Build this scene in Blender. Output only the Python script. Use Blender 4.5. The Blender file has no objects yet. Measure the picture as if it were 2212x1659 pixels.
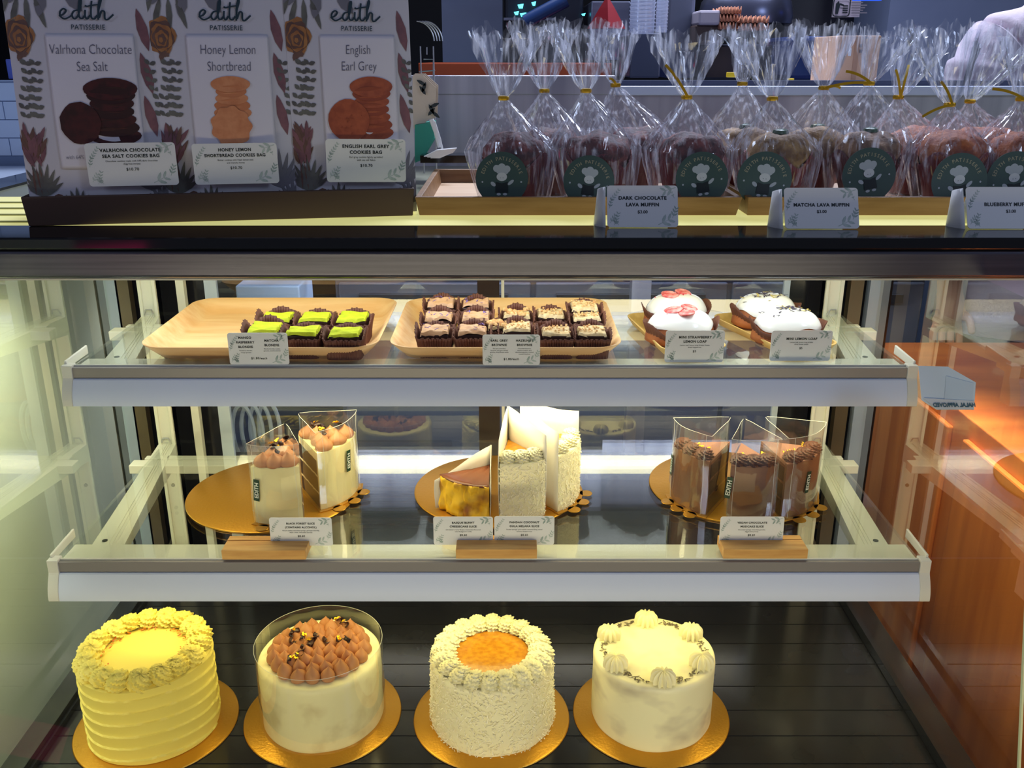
import bpy, bmesh, math, random
from mathutils import Vector, Matrix, noise
PI = math.pi
sc = bpy.context.scene
COL = sc.collection
# ------------------------------------------------------------------ camera
PITCH = math.radians(19.4)
F = 2000.0
CZ = 1.45
cam_d = bpy.data.cameras.new('camera'); cam = bpy.data.objects.new('camera', cam_d); COL.objects.link(cam)
cam_d.sensor_width = 36; cam_d.lens = 36 * F / 2212; cam_d.clip_start = 0.01
cam.location = (0, 0, CZ); cam.rotation_euler = (PI / 2 - PITCH, 0, 0)
sc.camera = cam
# ------------------------------------------------------------------ exposure, world
sc.view_settings.view_transform = 'Standard'; sc.view_settings.look = 'None'
sc.view_settings.exposure = 0.0; sc.view_settings.gamma = 1
sc.view_settings.use_curve_mapping = False
w = bpy.data.worlds.new('world'); sc.world = w; w.use_nodes = True
w.node_tree.nodes['Background'].inputs[0].default_value = (0.20, 0.22, 0.32, 1)
w.node_tree.nodes['Background'].inputs[1].default_value = 0.34
# ------------------------------------------------------------------ lights
def area(name, loc, target, sx, sy, color, power, spread=PI):
    d = bpy.data.lights.new(name, 'AREA'); d.shape = 'RECTANGLE'; d.size = sx; d.size_y = sy
    d.color = color; d.energy = power; d.spread = spread
    o = bpy.data.objects.new(name, d); COL.objects.link(o); o.location = loc
    v = Vector(target) - Vector(loc)
    o.rotation_euler = v.to_track_quat('-Z', 'Y').to_euler()
    return o
area('header_light', (-0.03, 1.165, 1.198), (-0.03, 1.22, 1.0), 1.14, 0.10, (0.92, 0.98, 1.0), 1.15)
area('upper_shelf_light', (-0.03, 1.13, 1.060), (-0.03, 1.16, 0.88), 1.02, 0.05, (1.0, 0.88, 0.50), 1.95)
area('lower_shelf_light', (-0.03, 1.03, 0.846), (-0.03, 1.00, 0.64), 1.02, 0.07, (1.0, 0.84, 0.31), 1.0)
area('case_front_fill', (-0.03, 0.20, 0.78), (-0.03, 1.05, 0.76), 1.5, 0.2, (1.0, 0.86, 0.50), 1.9, math.radians(100))  # added warm fill for cake fronts and fascias, no lamp of the shop
area('gap_fill_left', (-0.70, 1.0, 1.19), (-0.74, 1.0, 0.8), 0.05, 0.8, (1.0, 1.0, 0.80), 1.9, math.radians(70)).rotation_euler = (0, 0.06, 0)  # added fill above the gap, brightens the pale end panel
area('gap_fill_right', (0.665, 1.05, 1.17), (0.69, 1.05, 0.7), 0.05, 0.7, (1.0, 0.85, 0.6), 1.5, math.radians(60)).rotation_euler = (0, -0.10, 0)  # added fill above the gap, brightens the wooden cabinet side
area('kitchen_light', (0.6, 2.6, 2.6), (0.2, 1.2, 1.3), 1.6, 0.5, (0.76, 0.82, 1.0), 62)
area('kitchen_back_light', (0.4, 3.4, 2.7), (0.3, 4.6, 0.9), 2.4, 0.8, (0.80, 0.86, 1.0), 7)
area('shop_ceiling_light', (2.7, -0.9, 2.7), (0.0, 1.1, 1.1), 0.7, 0.7, (0.62, 0.74, 1.0), 17)
area('shop_ceiling_light', (-2.7, -0.9, 2.7), (0.0, 1.1, 1.1), 0.7, 0.7, (0.66, 0.74, 1.0), 11)
area('aisle_fill', (0.2, 1.62, 1.21), (0.2, 2.15, 0.6), 1.2, 0.1, (0.85, 0.90, 1.0), 5)  # added fill under the rear counter to brighten the fridge fronts
area('magenta_reflect_light', (-1.05, 0.30, 1.04), (-0.62, 1.07, 1.205), 0.6, 0.07, (1.0, 0.02, 0.22), 0.22)  # unseen pink source, added for the magenta tint reflected in the header
# ------------------------------------------------------------------ pixel -> world on real planes
def ray(px, py):
    a = (px - 1106) / F; b = (829.5 - py) / F
    return Vector((a, math.cos(PITCH) + b * math.sin(PITCH), -math.sin(PITCH) + b * math.cos(PITCH)))
def onz(px, py, z):
    r = ray(px, py); t = (z - CZ) / r.z
    return Vector((0, 0, CZ)) + r * t
def ony(px, py, y):
    r = ray(px, py); t = y / r.y
    return Vector((0, 0, CZ)) + r * t
# ------------------------------------------------------------------ materials
def S(r, g, b):
    f = lambda c: (c / 255 / 12.92) if c / 255 <= 0.04045 else ((c / 255 + 0.055) / 1.055) ** 2.4
    return (f(r), f(g), f(b), 1)
MATS = {}
def mat(name, c, rough=0.5, metal=0.0, c2=None, scale=20, bump=0.0, bscale=60, sss=0.0, spec=0.5, emit=None, estr=0, stretch=(1, 1, 1), coat=0.0, detail=4, ramp=(0.35, 0.65), dist=0.002):
    if name in MATS: return MATS[name]
    m = bpy.data.materials.new(name); m.use_nodes = True; MATS[name] = m
    nt = m.node_tree; b = nt.nodes['Principled BSDF']
    b.inputs['Base Color'].default_value = c; b.inputs['Roughness'].default_value = rough
    b.inputs['Metallic'].default_value = metal; b.inputs['Specular IOR Level'].default_value = spec
    b.inputs['Coat Weight'].default_value = coat
    if sss: b.inputs['Subsurface Weight'].default_value = sss; b.inputs['Subsurface Radius'].default_value = (0.01, 0.008, 0.004); b.inputs['Subsurface Scale'].default_value = 0.5
    if emit: b.inputs['Emission Color'].default_value = emit; b.inputs['Emission Strength'].default_value = estr
    tc = nt.nodes.new('ShaderNodeTexCoord'); mp = nt.nodes.new('ShaderNodeMapping'); mp.inputs['Scale'].default_value = stretch
    nt.links.new(tc.outputs['Object'], mp.inputs['Vector'])
    if c2:
        n = nt.nodes.new('ShaderNodeTexNoise'); n.inputs['Scale'].default_value = scale; n.inputs['Detail'].default_value = detail
        r = nt.nodes.new('ShaderNodeValToRGB'); r.color_ramp.elements[0].color = c; r.color_ramp.elements[1].color = c2
        r.color_ramp.elements[0].position = ramp[0]; r.color_ramp.elements[1].position = ramp[1]
        nt.links.new(mp.outputs[0], n.inputs['Vector']); nt.links.new(n.outputs['Fac'], r.inputs[0]); nt.links.new(r.outputs[0], b.inputs['Base Color'])
    if bump:
        n2 = nt.nodes.new('ShaderNodeTexNoise'); n2.inputs['Scale'].default_value = bscale; n2.inputs['Detail'].default_value = 5
        bp = nt.nodes.new('ShaderNodeBump'); bp.inputs['Strength'].default_value = bump; bp.inputs['Distance'].default_value = dist
        nt.links.new(mp.outputs[0], n2.inputs['Vector']); nt.links.new(n2.outputs['Fac'], bp.inputs['Height']); nt.links.new(bp.outputs[0], b.inputs['Normal'])
    return m
def thin(name, tint, base=0.04, edge=0.5, rough=0.02, haze=0.0, bump=0.0, bscale=30, hazecol=(0.85, 0.88, 1, 1), streak=False):
    """thin transparent sheet: transparency mixed with fresnel reflection and a little milky haze"""
    m = bpy.data.materials.new(name); m.use_nodes = True; MATS[name] = m
    nt = m.node_tree; nt.nodes.clear(); N = nt.nodes.new; L = nt.links.new
    out = N('ShaderNodeOutputMaterial'); tr = N('ShaderNodeBsdfTransparent'); tr.inputs[0].default_value = tint
    gl = N('ShaderNodeBsdfGlossy'); gl.inputs['Roughness'].default_value = rough; gl.inputs[0].default_value = (1, 1, 1, 1)
    lw = N('ShaderNodeLayerWeight'); lw.inputs[0].default_value = 0.5
    pw = N('ShaderNodeMath'); pw.operation = 'POWER'; pw.inputs[1].default_value = 3.0; L(lw.outputs['Facing'], pw.inputs[0])
    mr = N('ShaderNodeMapRange'); mr.inputs['To Min'].default_value = base; mr.inputs['To Max'].default_value = edge; L(pw.outputs[0], mr.inputs[0])
    mx = N('ShaderNodeMixShader'); L(mr.outputs[0], mx.inputs[0]); L(tr.outputs[0], mx.inputs[1]); L(gl.outputs[0], mx.inputs[2])
    last = mx
    if haze:
        df = N('ShaderNodeBsdfDiffuse'); df.inputs[0].default_value = hazecol
        tl = N('ShaderNodeBsdfTranslucent'); tl.inputs[0].default_value = hazecol
        a = N('ShaderNodeMixShader'); a.inputs[0].default_value = 0.5; L(df.outputs[0], a.inputs[1]); L(tl.outputs[0], a.inputs[2])
        m2 = N('ShaderNodeMixShader'); m2.inputs[0].default_value = haze; L(mx.outputs[0], m2.inputs[1]); L(a.outputs[0], m2.inputs[2]); last = m2
        if streak:
            t2 = N('ShaderNodeTexCoord'); mp = N('ShaderNodeMapping'); mp.inputs['Scale'].default_value = (1, 1, 0.10); L(t2.outputs['Object'], mp.inputs[0])
            nz = N('ShaderNodeTexNoise'); nz.inputs['Scale'].default_value = 170; nz.inputs['Detail'].default_value = 3; L(mp.outputs[0], nz.inputs['Vector'])
            r2 = N('ShaderNodeMapRange'); r2.inputs['From Min'].default_value = .51; r2.inputs['From Max'].default_value = .74; r2.inputs['To Min'].default_value = .015; r2.inputs['To Max'].default_value = .42
            L(nz.outputs['Fac'], r2.inputs[0]); L(r2.outputs[0], m2.inputs[0])
    if bump:
        tc = N('ShaderNodeTexCoord'); n2 = N('ShaderNodeTexNoise'); n2.inputs['Scale'].default_value = bscale; n2.inputs['Detail'].default_value = 2
        bp = N('ShaderNodeBump'); bp.inputs['Strength'].default_value = bump; bp.inputs['Distance'].default_value = 0.004
        mq = N('ShaderNodeMapping'); mq.inputs['Scale'].default_value = (1, 1, 0.2 if streak else 1); L(tc.outputs['Object'], mq.inputs[0])
        L(mq.outputs[0], n2.inputs['Vector']); L(n2.outputs['Fac'], bp.inputs['Height']); L(bp.outputs[0], gl.inputs['Normal'])
    L(last.outputs[0], out.inputs[0]); return m
# ------------------------------------------------------------------ objects
WM = {}
def tag(o, label=None, cat=None, group=None, kind=None):
    if label: o['label'] = label
    if cat: o['category'] = cat
    if group: o['group'] = group
    if kind: o['kind'] = kind
    return o
def thing(name, label, cat, loc=(0, 0, 0), rot=(0, 0, 0), group=None):
    o = bpy.data.objects.new(name, None); COL.objects.link(o); o.empty_display_size = 0.02
    if not hasattr(rot, '__len__'): rot = (0, 0, rot)
    o.location = loc; o.rotation_euler = rot
    WM[o] = Matrix.Translation(loc) @ __import__('mathutils').Euler(rot).to_matrix().to_4x4()
    return tag(o, label, cat, group)
class M:
    def split(s, key):
        """the same shapes as separate builders, one for each cluster of faces"""
        out = {}
        for f in s.bm.faces:
            out.setdefault(key(f.calc_center_median()), M()).poly([v.co for v in f.verts])
        s.bm.free(); return list(out.values())
    def __init__(s): s.bm = bmesh.new(); s.uv = None
    def box(s, x0, x1, y0, y1, z0, z1, mx=None):
        v = [s.bm.verts.new(p) for p in ((x0, y0, z0), (x1, y0, z0), (x1, y1, z0), (x0, y1, z0), (x0, y0, z1), (x1, y0, z1), (x1, y1, z1), (x0, y1, z1))]
        for f in ((3, 2, 1, 0), (4, 5, 6, 7), (0, 1, 5, 4), (1, 2, 6, 5), (2, 3, 7, 6), (3, 0, 4, 7)): s.bm.faces.new([v[i] for i in f])
        if mx: 
            for q in v: q.co = mx @ q.co
        return s
    def poly(s, pts):
        v = [s.bm.verts.new(p) for p in pts]; s.bm.faces.new(v); return v
    def grid(s, rows, closed=False, cap0=False, cap1=False):
        vs = [[s.bm.verts.new(p) for p in r] for r in rows]
        n = len(rows[0])
        for i in range(len(rows) - 1):
            for j in range(n if closed else n - 1):
                k = (j + 1) % n
                try: s.bm.faces.new((vs[i][j], vs[i][k], vs[i + 1][k], vs[i + 1][j]))
                except ValueError: pass
        if cap0: s.bm.faces.new(list(reversed(vs[0])))
        if cap1: s.bm.faces.new(vs[-1])
        return vs
    def lathe(s, prof, n=32, c=(0, 0, 0), fn=None, caps=(True, True), mx=None):
        rows = []
        for i, (r, z) in enumerate(prof):
            row = []
            for j in range(n):
                a = 2 * PI * j / n
                rr, zz = (r, z) if fn is None else fn(r, z, a, i / (len(prof) - 1))
                p = Vector((c[0] + rr * math.cos(a), c[1] + rr * math.sin(a), c[2] + zz))
                row.append(mx @ p if mx else p)
            rows.append(row)
        return s.grid(rows, True, caps[0], caps[1])
    def prism(s, pts, z0, z1, mx=None):
        lo = [Vector((p[0], p[1], z0)) for p in pts]; hi = [Vector((p[0], p[1], z1)) for p in pts]
        if mx: lo = [mx @ p for p in lo]; hi = [mx @ p for p in hi]
        s.grid([lo, hi], True, True, True); return s
    def tube(s, pts, r, n=8):
        pts = [Vector(p) for p in pts]; rows = []
        up = Vector((0, 0, 1))
        for i, p in enumerate(pts):
            d = (pts[min(i + 1, len(pts) - 1)] - pts[max(i - 1, 0)]).normalized()
            a = d.cross(up)
            if a.length < 1e-3: a = d.cross(Vector((1, 0, 0)))
            a.normalize(); b = d.cross(a).normalized(); up = a.cross(d)
            rr = r[i] if hasattr(r, '__len__') else r
            rows.append([p + (a * math.cos(2 * PI * k / n) + b * math.sin(2 * PI * k / n)) * rr for k in range(n)])
        s.grid(rows, True, True, True); return s
    def text(s, body, size, mx, align='CENTER', bold=0.0, space=1.0, shear=0.0, xs=1.0):
        c = bpy.data.curves.new('t', 'FONT'); c.body = body; c.size = size; c.align_x = align; c.offset = bold
        c.space_character = space; c.shear = shear; c.resolution_u = 3; c.fill_mode = 'FRONT'
        o = bpy.data.objects.new('t', c); me = bpy.data.meshes.new_from_object(o)
        me.transform(mx @ Matrix.Scale(xs, 4, (1, 0, 0)))
        s.bm.from_mesh(me); bpy.data.objects.remove(o); bpy.data.curves.remove(c); bpy.data.meshes.remove(me); return s
    def build(s, name, m, parent=None, world=False, smooth=True, bevel=0, loc=None, solid=0, ang=40):
        if world and parent: s.bm.transform(WM[parent].inverted())
        me = bpy.data.meshes.new(name)
        bmesh.ops.recalc_face_normals(s.bm, faces=s.bm.faces[:]) if not (name == 'lettering' or name.endswith('print') or name == 'leaf_sprig') else None
        s.bm.to_mesh(me); s.bm.free(); me.materials.append(m)
        for p in me.polygons: p.use_smooth = smooth
        if smooth:
            try: me.set_sharp_from_angle(angle=math.radians(ang))
            except Exception: pass
        o = bpy.data.objects.new(name, me); COL.objects.link(o)
        if parent: o.parent = parent; WM[o] = WM[parent]
        if loc: o.location = loc
        if bevel:
            b = o.modifiers.new('bevel', 'BEVEL'); b.width = bevel; b.segments = 2; b.limit_method = 'ANGLE'
        if solid:
            b = o.modifiers.new('solid', 'SOLIDIFY'); b.thickness = solid; b.offset = 0
        return o
def rrect(w, h, r, n=5, cx=0, cy=0):
    pts = []
    for (sx, sy, a0) in ((1, -1, -PI / 2), (1, 1, 0), (-1, 1, PI / 2), (-1, -1, PI)):
        for i in range(n + 1):
            a = a0 + PI / 2 * i / n
            pts.append((cx + sx * (w / 2 - r) + r * math.cos(a), cy + sy * (h / 2 - r) + r * math.sin(a)))
    return pts
def copy_part(o, parent, loc=None, rot=None, scale=None):
    c = o.copy(); COL.objects.link(c); c.parent = parent; WM[c] = WM[parent]
    if loc is not None: c.location = loc
    if rot is not None: c.rotation_euler = rot
    if scale is not None: c.scale = scale
    return c
XZ = Matrix.Rotation(PI / 2, 4, 'X')          # flat text (xy) stood up: x stays, y becomes z
# ------------------------------------------------------------------ shared materials
white_metal = mat('white_metal', S(226, 226, 214), 0.35, 0.0, spec=0.6)
alu = mat('brushed_aluminium', S(188, 190, 200), 0.32, 0.85)
black_gloss = mat('black_glass', (0.006, 0.007, 0.009, 1), 0.08)
dark = mat('dark_kitchen', (0.010, 0.012, 0.018, 1), 0.4)
clear_glass = thin('clear_glass', (0.985, 1.0, 0.985, 1), 0.03, 0.75)
front_glass_m = thin('front_glass', (0.99, 1.0, 0.99, 1), 0.012, 0.35)
side_glass_m = thin('side_glass', (0.93, 0.98, 0.90, 1), 0.10, 1.3)
back_glass_m = thin('back_glass', (0.80, 0.86, 0.90, 1), 0.16, 0.9)
film = thin('cellophane', (0.97, 0.98, 1.0, 1), 0.08, 0.80, 0.10, 0.10, 0.7, 60, streak=True)
collar = thin('acetate_collar', (0.95, 0.95, 0.93, 1), 0.09, 0.75, 0.05, 0.03, 0.15, 25)
gold_board = mat('gold_card', S(205, 150, 48), 0.32, 0.75, bump=0.15, bscale=300)
ink = mat('dark_green_ink', S(30, 42, 46), 0.6)
leafink = mat('grey_green_ink', S(140, 162, 158), 0.6, c2=S(186, 200, 196), scale=60)
cardm = mat('white_card', S(226, 228, 230), 0.45)
wood = mat('light_wood', S(222, 172, 96), 0.5, c2=S(196, 140, 70), scale=14, stretch=(1, 8, 8), bump=0.1)
gold_leaf = mat('gold_leaf', S(250, 200, 40), 0.25, 0.8)
choc_dark = mat('dark_chocolate', S(52, 26, 20), 0.35)
choc_kiss = mat('chocolate_cream', S(190, 132, 86), 0.5, c2=S(176, 118, 74), scale=30, sss=0.05)
cream = mat('vanilla_cream', S(246, 238, 190), 0.5, c2=S(238, 228, 172), scale=20, bump=0.25, bscale=90, sss=0.1)
yellow_cream = mat('yellow_cream', S(240, 222, 112), 0.5, sss=0.04)
white_cream = mat('coconut_cream', S(246, 240, 202), 0.5, sss=0.05)
# ================================================================== THE SETTING
DECK, S2, S1, CT = 0.64, 0.88, 1.089, 1.254
XL, XR = -0.617, 0.560
def struct(o): o['kind'] = 'structure'; return o
tile = mat('grey_floor_tile', S(120, 128, 146), 0.35, c2=S(104, 112, 130), scale=3)
m = M()
for i in range(-6, 7):
    for j in range(0, 11):
        m.box(i * .6 + .003, i * .6 + .597, -1 + j * .6 + .003, -1 + j * .6 + .597, -0.012, 0)
struct(m.build('floor', tile, smooth=False, bevel=0))
struct(M().box(-3.6, 4.2, -1, 5.6, -0.05, -0.012).build('trim_1', mat('dark_grout', S(60, 64, 70), 0.8), smooth=False))
struct(M().box(-3.6, 4.2, 5.5, 5.6, 0, 3.0).build('wall_back', mat('kitchen_wall', S(20, 24, 38), 0.6, c2=S(12, 14, 26), scale=2), smooth=False))
struct(M().box(-3.7, -3.6, -1, 5.6, 0, 3.0).build('wall_left', mat('wall_left_paint', S(34, 38, 54), 0.6), smooth=False))
struct(M().box(4.2, 4.3, -1, 5.6, 0, 3.0).build('wall_right', mat('wall_right_paint', S(34, 38, 54), 0.6), smooth=False))
struct(M().box(-3.7, 4.3, 1.4, 5.6, 3.0, 3.1).build('ceiling', mat('ceiling_paint', S(60, 66, 84), 0.7), smooth=False))
# grey column behind, two
colm = mat('grey_column_paint', S(118, 130, 160), 0.55, c2=S(106, 118, 150), scale=3)
def bxp(x0, x1, y0, y1, Y, D):
    """box whose front face on the plane Y spans those picture columns/rows, D deep"""
    a = ony(x0, y1, Y); b = ony(x1, y0, Y)
    return (a.x, b.x, Y, Y + D, a.z, b.z)
a = ony(957, 150, 3.6); b = ony(1085, 0, 3.6)
struct(M().box(a.x, b.x, 3.6, 3.85, 0, 3.0).build('trim_2', colm, smooth=False))
a = ony(1905, 150, 3.0); b = ony(2130, 0, 3.0)
struct(M().box(a.x, b.x + .12, 3.0, 3.4, 0, 3.0).build('trim_3', colm, smooth=False))
# ================================================================== DISPLAY CASE
case = thing('display_case', 'glass cake display case with steel header, black deck and two white framed shelves', 'display case', (-0.03, 1.0, 0.45))
def cp(mm, name, mt, **k): return mm.build(name, mt, case, world=True, **k)
deckm = mat('black_deck', (0.018, 0.018, 0.021, 1), 0.16, c2=(0.03, 0.03, 0.034, 1), scale=8)
m = M()
m.box(XL, XR, 0.66, 1.40, DECK - 0.03, DECK - .0008)
for j in range(15): m.box(XL + .04, XR - .045, 0.665 + j * .049, 0.712 + j * .049, DECK - .001, DECK)  # thin lines between strips imitate slats reflected in the gloss
cp(m, 'deck', deckm, smooth=False)
cp(M().box(XL - .01, XR + .01, 0.66, 1.42, 0.12, DECK - .03), 'base', mat('dark_base_panel', S(40, 34, 34), 0.5), smooth=False)
railm = mat('black_rail', (0.02, 0.022, 0.026, 1), 0.12)
for x0, x1 in ((XL + .004, XL + .042), (XR - .044, XR - .004)):
    m = M().box(x0, x1, .66, 1.385, DECK, DECK + .008); m.box(x0 + (.026 if x0 < 0 else .0), x0 + (.034 if x0 < 0 else .008), .66, 1.385, DECK + .008, DECK + .016)
    cp(m, 'deck_rail', railm, smooth=False)
# sloped front glass and side glass
gy = lambda z: 1.075 - 0.625 * ((CZ - z) - 0.241)
gt, gb = 1.209, DECK - .02
m = M(); x0, x1 = XL, XR
for dy in (0, .006):
    pass
q = [(x0, gy(gb), gb), (x1, gy(gb), gb), (x1, gy(gt), gt), (x0, gy(gt), gt)]
m.poly(q); cp(m, 'front_glass', front_glass_m, smooth=False)
for X in (XL, XR):
    m = M(); m.poly([(X, .80, gb), (X, 1.385, gb), (X, 1.385, 1.203), (X, .955, 1.203)])
    o = cp(m, 'side_glass', side_glass_m, smooth=False)
    for pa in ([(X, .80, gb), (X, .955, 1.203)], [(X, 1.385, gb), (X, 1.385, 1.203)]):
        M().tube(pa, .0022, 6).build('glass_edge', mat('pale_glass_edge', S(190, 200, 170), 0.2), o, world=True)
# header
steel = mat('brushed_steel', S(98, 98, 112), 0.30, 0.9, c2=S(88, 88, 100), scale=4, stretch=(1, 1, 60), bump=0.05)
m = M(); prof = [(1.078, 1.203), (1.068, 1.208), (1.066, 1.236), (1.070, 1.240), (1.13, 1.240), (1.13, 1.203)]
m.grid([[(x, p[0], p[1]) for p in prof] for x in (-0.86, 1.3)], True, True, True)
cp(m, 'header', steel, smooth=False, bevel=.0015)
cp(M().box(-0.86, 1.3, 1.071, 1.074, 1.2025, 1.2045), 'header_lip', mat('pale_lip', S(210, 205, 180), 0.4), smooth=False)
# counter top: black glass edge, lit frosted panel, rear frame
cp(M().box(-0.86, 1.3, 1.064, 1.150, 1.240, CT), 'counter_edge', black_gloss, smooth=False, bevel=.002)
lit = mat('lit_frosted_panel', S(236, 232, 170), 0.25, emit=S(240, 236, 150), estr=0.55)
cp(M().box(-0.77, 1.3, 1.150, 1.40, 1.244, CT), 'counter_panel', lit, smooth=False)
m = M().box(-0.86, 1.3, 1.40, 1.82, 1.236, CT)
cp(m, 'counter_rear', mat('pale_counter', S(150, 152, 130), 0.3), smooth=False)
m = M()
for k in range(4): m.box(-0.83 + .0, -0.60, 1.17 + k * .055, 1.176 + k * .055, CT, CT + .0015)
cp(m, 'counter_seams', mat('olive_trim', S(150, 150, 96), 0.4), smooth=False)
# posts at the back
def post(px_top, px_bot, w_):
    a = ony(px_top, 620, 1.372); b = ony(px_bot, 1150, 1.345)
    m = M(); X = (a.x + b.x) / 2
    h = w_ / 2
    for (u0, u1, d) in ((-h, h, 0), (-h, -h + .005, -.004), (h - .005, h, -.004)):
        m.box(X + u0, X + u1, 1.355 + d, 1.372, DECK, 1.236)
    o = cp(m, 'rear_post', white_metal, smooth=False, bevel=.0008)
    for z in (.80, 1.0):
        s = M(); s.lathe([(.003, 0), (.003, .0015)], 12, mx=Matrix.Translation((X, 1.355, z)) @ Matrix.Rotation(PI / 2, 4, 'X'))
        s.build('screw', mat('screw_metal', S(120, 120, 110), 0.3, 0.9), o, world=True)
    return X
pxl = post(335, 375, .027); pxr = post(1780, 1758, .027)
# narrow inner posts
for px in (425, ):
    X = ony(px, 900, 1.38).x
    cp(M().box(X - .006, X + .006, 1.374, 1.386, DECK, 1.236), 'door_stile', white_metal, smooth=False)
# rear: sliding glass doors with frames and black lower panel
xs_ = lambda px: ony(px, 900, 1.40).x
for q0, q1 in ((XL - .03, xs_(490)), (xs_(1672), XR + .03)):
    cp(M().box(q0, q1, 1.402, 1.408, DECK, 1.236), 'rear_black_panel', mat('rear_black', (0.012, 0.012, 0.016, 1), 0.15), smooth=False)
cp(M().box(xs_(490), xs_(1672), 1.402, 1.408, DECK, 0.835), 'rear_lower_panel', mat('rear_lower', S(50, 54, 66), 0.2, c2=S(36, 38, 46), scale=5), smooth=False)
m = M()
for k in range(9): m.box(xs_(740), xs_(1000), 1.396 + .0, 1.4022, .700 + k * .014, .706 + k * .014)
m.box(xs_(738), xs_(742), 1.397, 1.4022, .696, .824); m.box(xs_(998), xs_(1002), 1.397, 1.4022, .696, .824)
cp(m, 'vent_grille', mat('vent_black', (0.014, 0.015, 0.02, 1), 0.3), smooth=False)
m = M().box(xs_(1035), xs_(1080), 1.392, 1.402, DECK, 1.236)
cp(m, 'door_stile', mat('dark_bronze', S(52, 42, 40), 0.3), smooth=False)
m = M().box(xs_(1084), xs_(1090), 1.394, 1.402, DECK, 1.236)
cp(m, 'door_stile', white_metal, smooth=False)
for q0, q1 in ((475, 500), (1664, 1676)): cp(M().box(xs_(q0), xs_(q1), 1.394, 1.402, DECK, 1.236), 'door_stile', mat('pale_blue_frame', S(190, 205, 225), 0.35), smooth=False)
for x0, x1 in ((500, 1035), (1090, 1664)):
    m = M(); m.poly([(xs_(x0), 1.399, .835), (xs_(x1), 1.399, .835), (xs_(x1), 1.399, 1.236), (xs_(x0), 1.399, 1.236)])
    cp(m, 'sliding_door_glass', back_glass_m, smooth=False)
# greyish side stiles next to the glass corners
for px, mt in ((285, mat('blue_grey_stile', S(150, 165, 190), 0.3)), (308, mat('umber_stile', S(86, 74, 56), 0.3)), (1852, MATS['blue_grey_stile']), (1812, MATS['umber_stile'])):
    X = ony(px, 900, 1.385).x
    cp(M().box(X - .010, X + .010, 1.376, 1.392, DECK, 1.236), 'corner_stile', mt, smooth=False)
# ---- shelves
def shelf(z, yf, glow, x0=-.558, x1=.503):
    sh = M()
    # glass pane
    sh.box(x0 + .012, x1 - .012, yf + .002, 1.352, z - .005, z)
    s = cp(sh, 'shelf', clear_glass, smooth=False)
    W = lambda mm, n, mt, **k: mm.build(n, mt, s, world=True, **k)
    # front top bar under the glass
    m = M().box(x0 + .01, x1 - .01, yf, yf + .046, z - .016, z - .0055); m.box(x0 + .01, x1 - .01, yf, yf + .0015, z - .016, z + .0012)
    W(m, 'front_bar', white_metal, smooth=False, bevel=.0008)
    # grey strip + rounded fascia
    W(M().box(x0 + .012, x1 - .012, yf - .006, yf, z - .0145, z - .001), 'price_rail', mat('satin_grey_strip', S(134, 130, 132), 0.4, 0.3), smooth=False, bevel=.0008)
    pf = [(yf - .006, z - .0152)] + [(yf - .008 - .010 * math.sin(t * PI * .55), z - .0165 - .031 * t) for t in [i / 12 for i in range(13)]] + [(yf + .004, z - .048), (yf + .004, z - .0152)]
    m = M(); m.grid([[(x, p[0], p[1]) for p in pf] for x in (x0 + .012, x1 - .012)], True, True, True)
    W(m, 'fascia', mat('white_fascia', S(208, 218, 244), 0.5, spec=0.3), smooth=True, ang=25)
    for X, d in ((x0, 1), (x1, -1)):
        m = M(); pe = [(p[0] - .001, p[1]) for p in pf[1:-2]] + [(yf + .006, z - .049), (yf + .006, z + .002), (yf - .008, z + .002), (yf - .008, z - .014)]
        m.grid([[(X, p[0], p[1]) for p in pe], [(X + d * .013, p[0], p[1]) for p in pe]], True, True, True)
        m.grid([[(X + d * .001, yf, z - .004), (X + d * .001, yf, z + .006), (X + d * .004, yf, z + .006), (X + d * .004, yf, z - .004)],
                [(X + d * .001, yf + .062, z - .004), (X + d * .001, yf + .062, z + .008), (X + d * .004, yf + .062, z + .008), (X + d * .004, yf + .062, z - .004)]], True, True, True)
        W(m, 'end_cap', mat('white_plastic_cap', S(214, 214, 208), 0.35), smooth=False, bevel=.001)
    # side brackets from the posts
    for X, Xp, d in ((x0, pxl, 1), (x1, pxr, -1)):
        m = M(); a0, a1 = X + d * .030, X + d * .072; b0, b1 = Xp - d * .014, Xp + d * .014
        zz = z - .006
        for (u0, u1, dz) in ((0, 1, 0), (.45, .5, .0015), (.56, .61, .0015), (.67, .72, .0015), (.92, 1, .002)):
            A0, A1 = a0 + (a1 - a0) * u0, a0 + (a1 - a0) * u1; B0, B1 = b0 + (b1 - b0) * u0, b0 + (b1 - b0) * u1
            m.grid([[(A0, yf + .046, zz - .012), (A1, yf + .046, zz - .012), (A1, yf + .046, zz + dz - .0015), (A0, yf + .046, zz + dz - .0015)],
                    [(B0, 1.355, zz - .030), (B1, 1.355, zz - .030), (B1, 1.355, zz + dz - .0015), (B0, 1.355, zz + dz - .0015)]], True, True, True)
        W(m, 'bracket', white_metal, smooth=False)
        m = M(); m.lathe([(.0035, 0), (.0035, .0006)], 14, c=(a0 + d * .012, yf + .058, zz - .0012)); W(m, 'bracket_hole', MATS['black_glass'], smooth=False)
        m = M(); m.tube([(Xp - .008, 1.352, z - .004), (Xp - .004, 1.35, z + .004), (Xp + .004, 1.35, z + .004), (Xp + .006, 1.352, z - .003)], .0012); W(m, 'hook', alu)
    # rear rail crossing the brackets
    m = M().box(-.590 + .015, .530 - .01, 1.268, 1.290, z - .020, z - .0065); m.box(-.575 + .015, .530 - .025, 1.292, 1.304, z - .012, z - .0055)
    W(m, 'rear_rail', white_metal, smooth=False, bevel=.001)
shelf(S1, 1.094, 0); shelf(S2, 0.983, 0)
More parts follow.
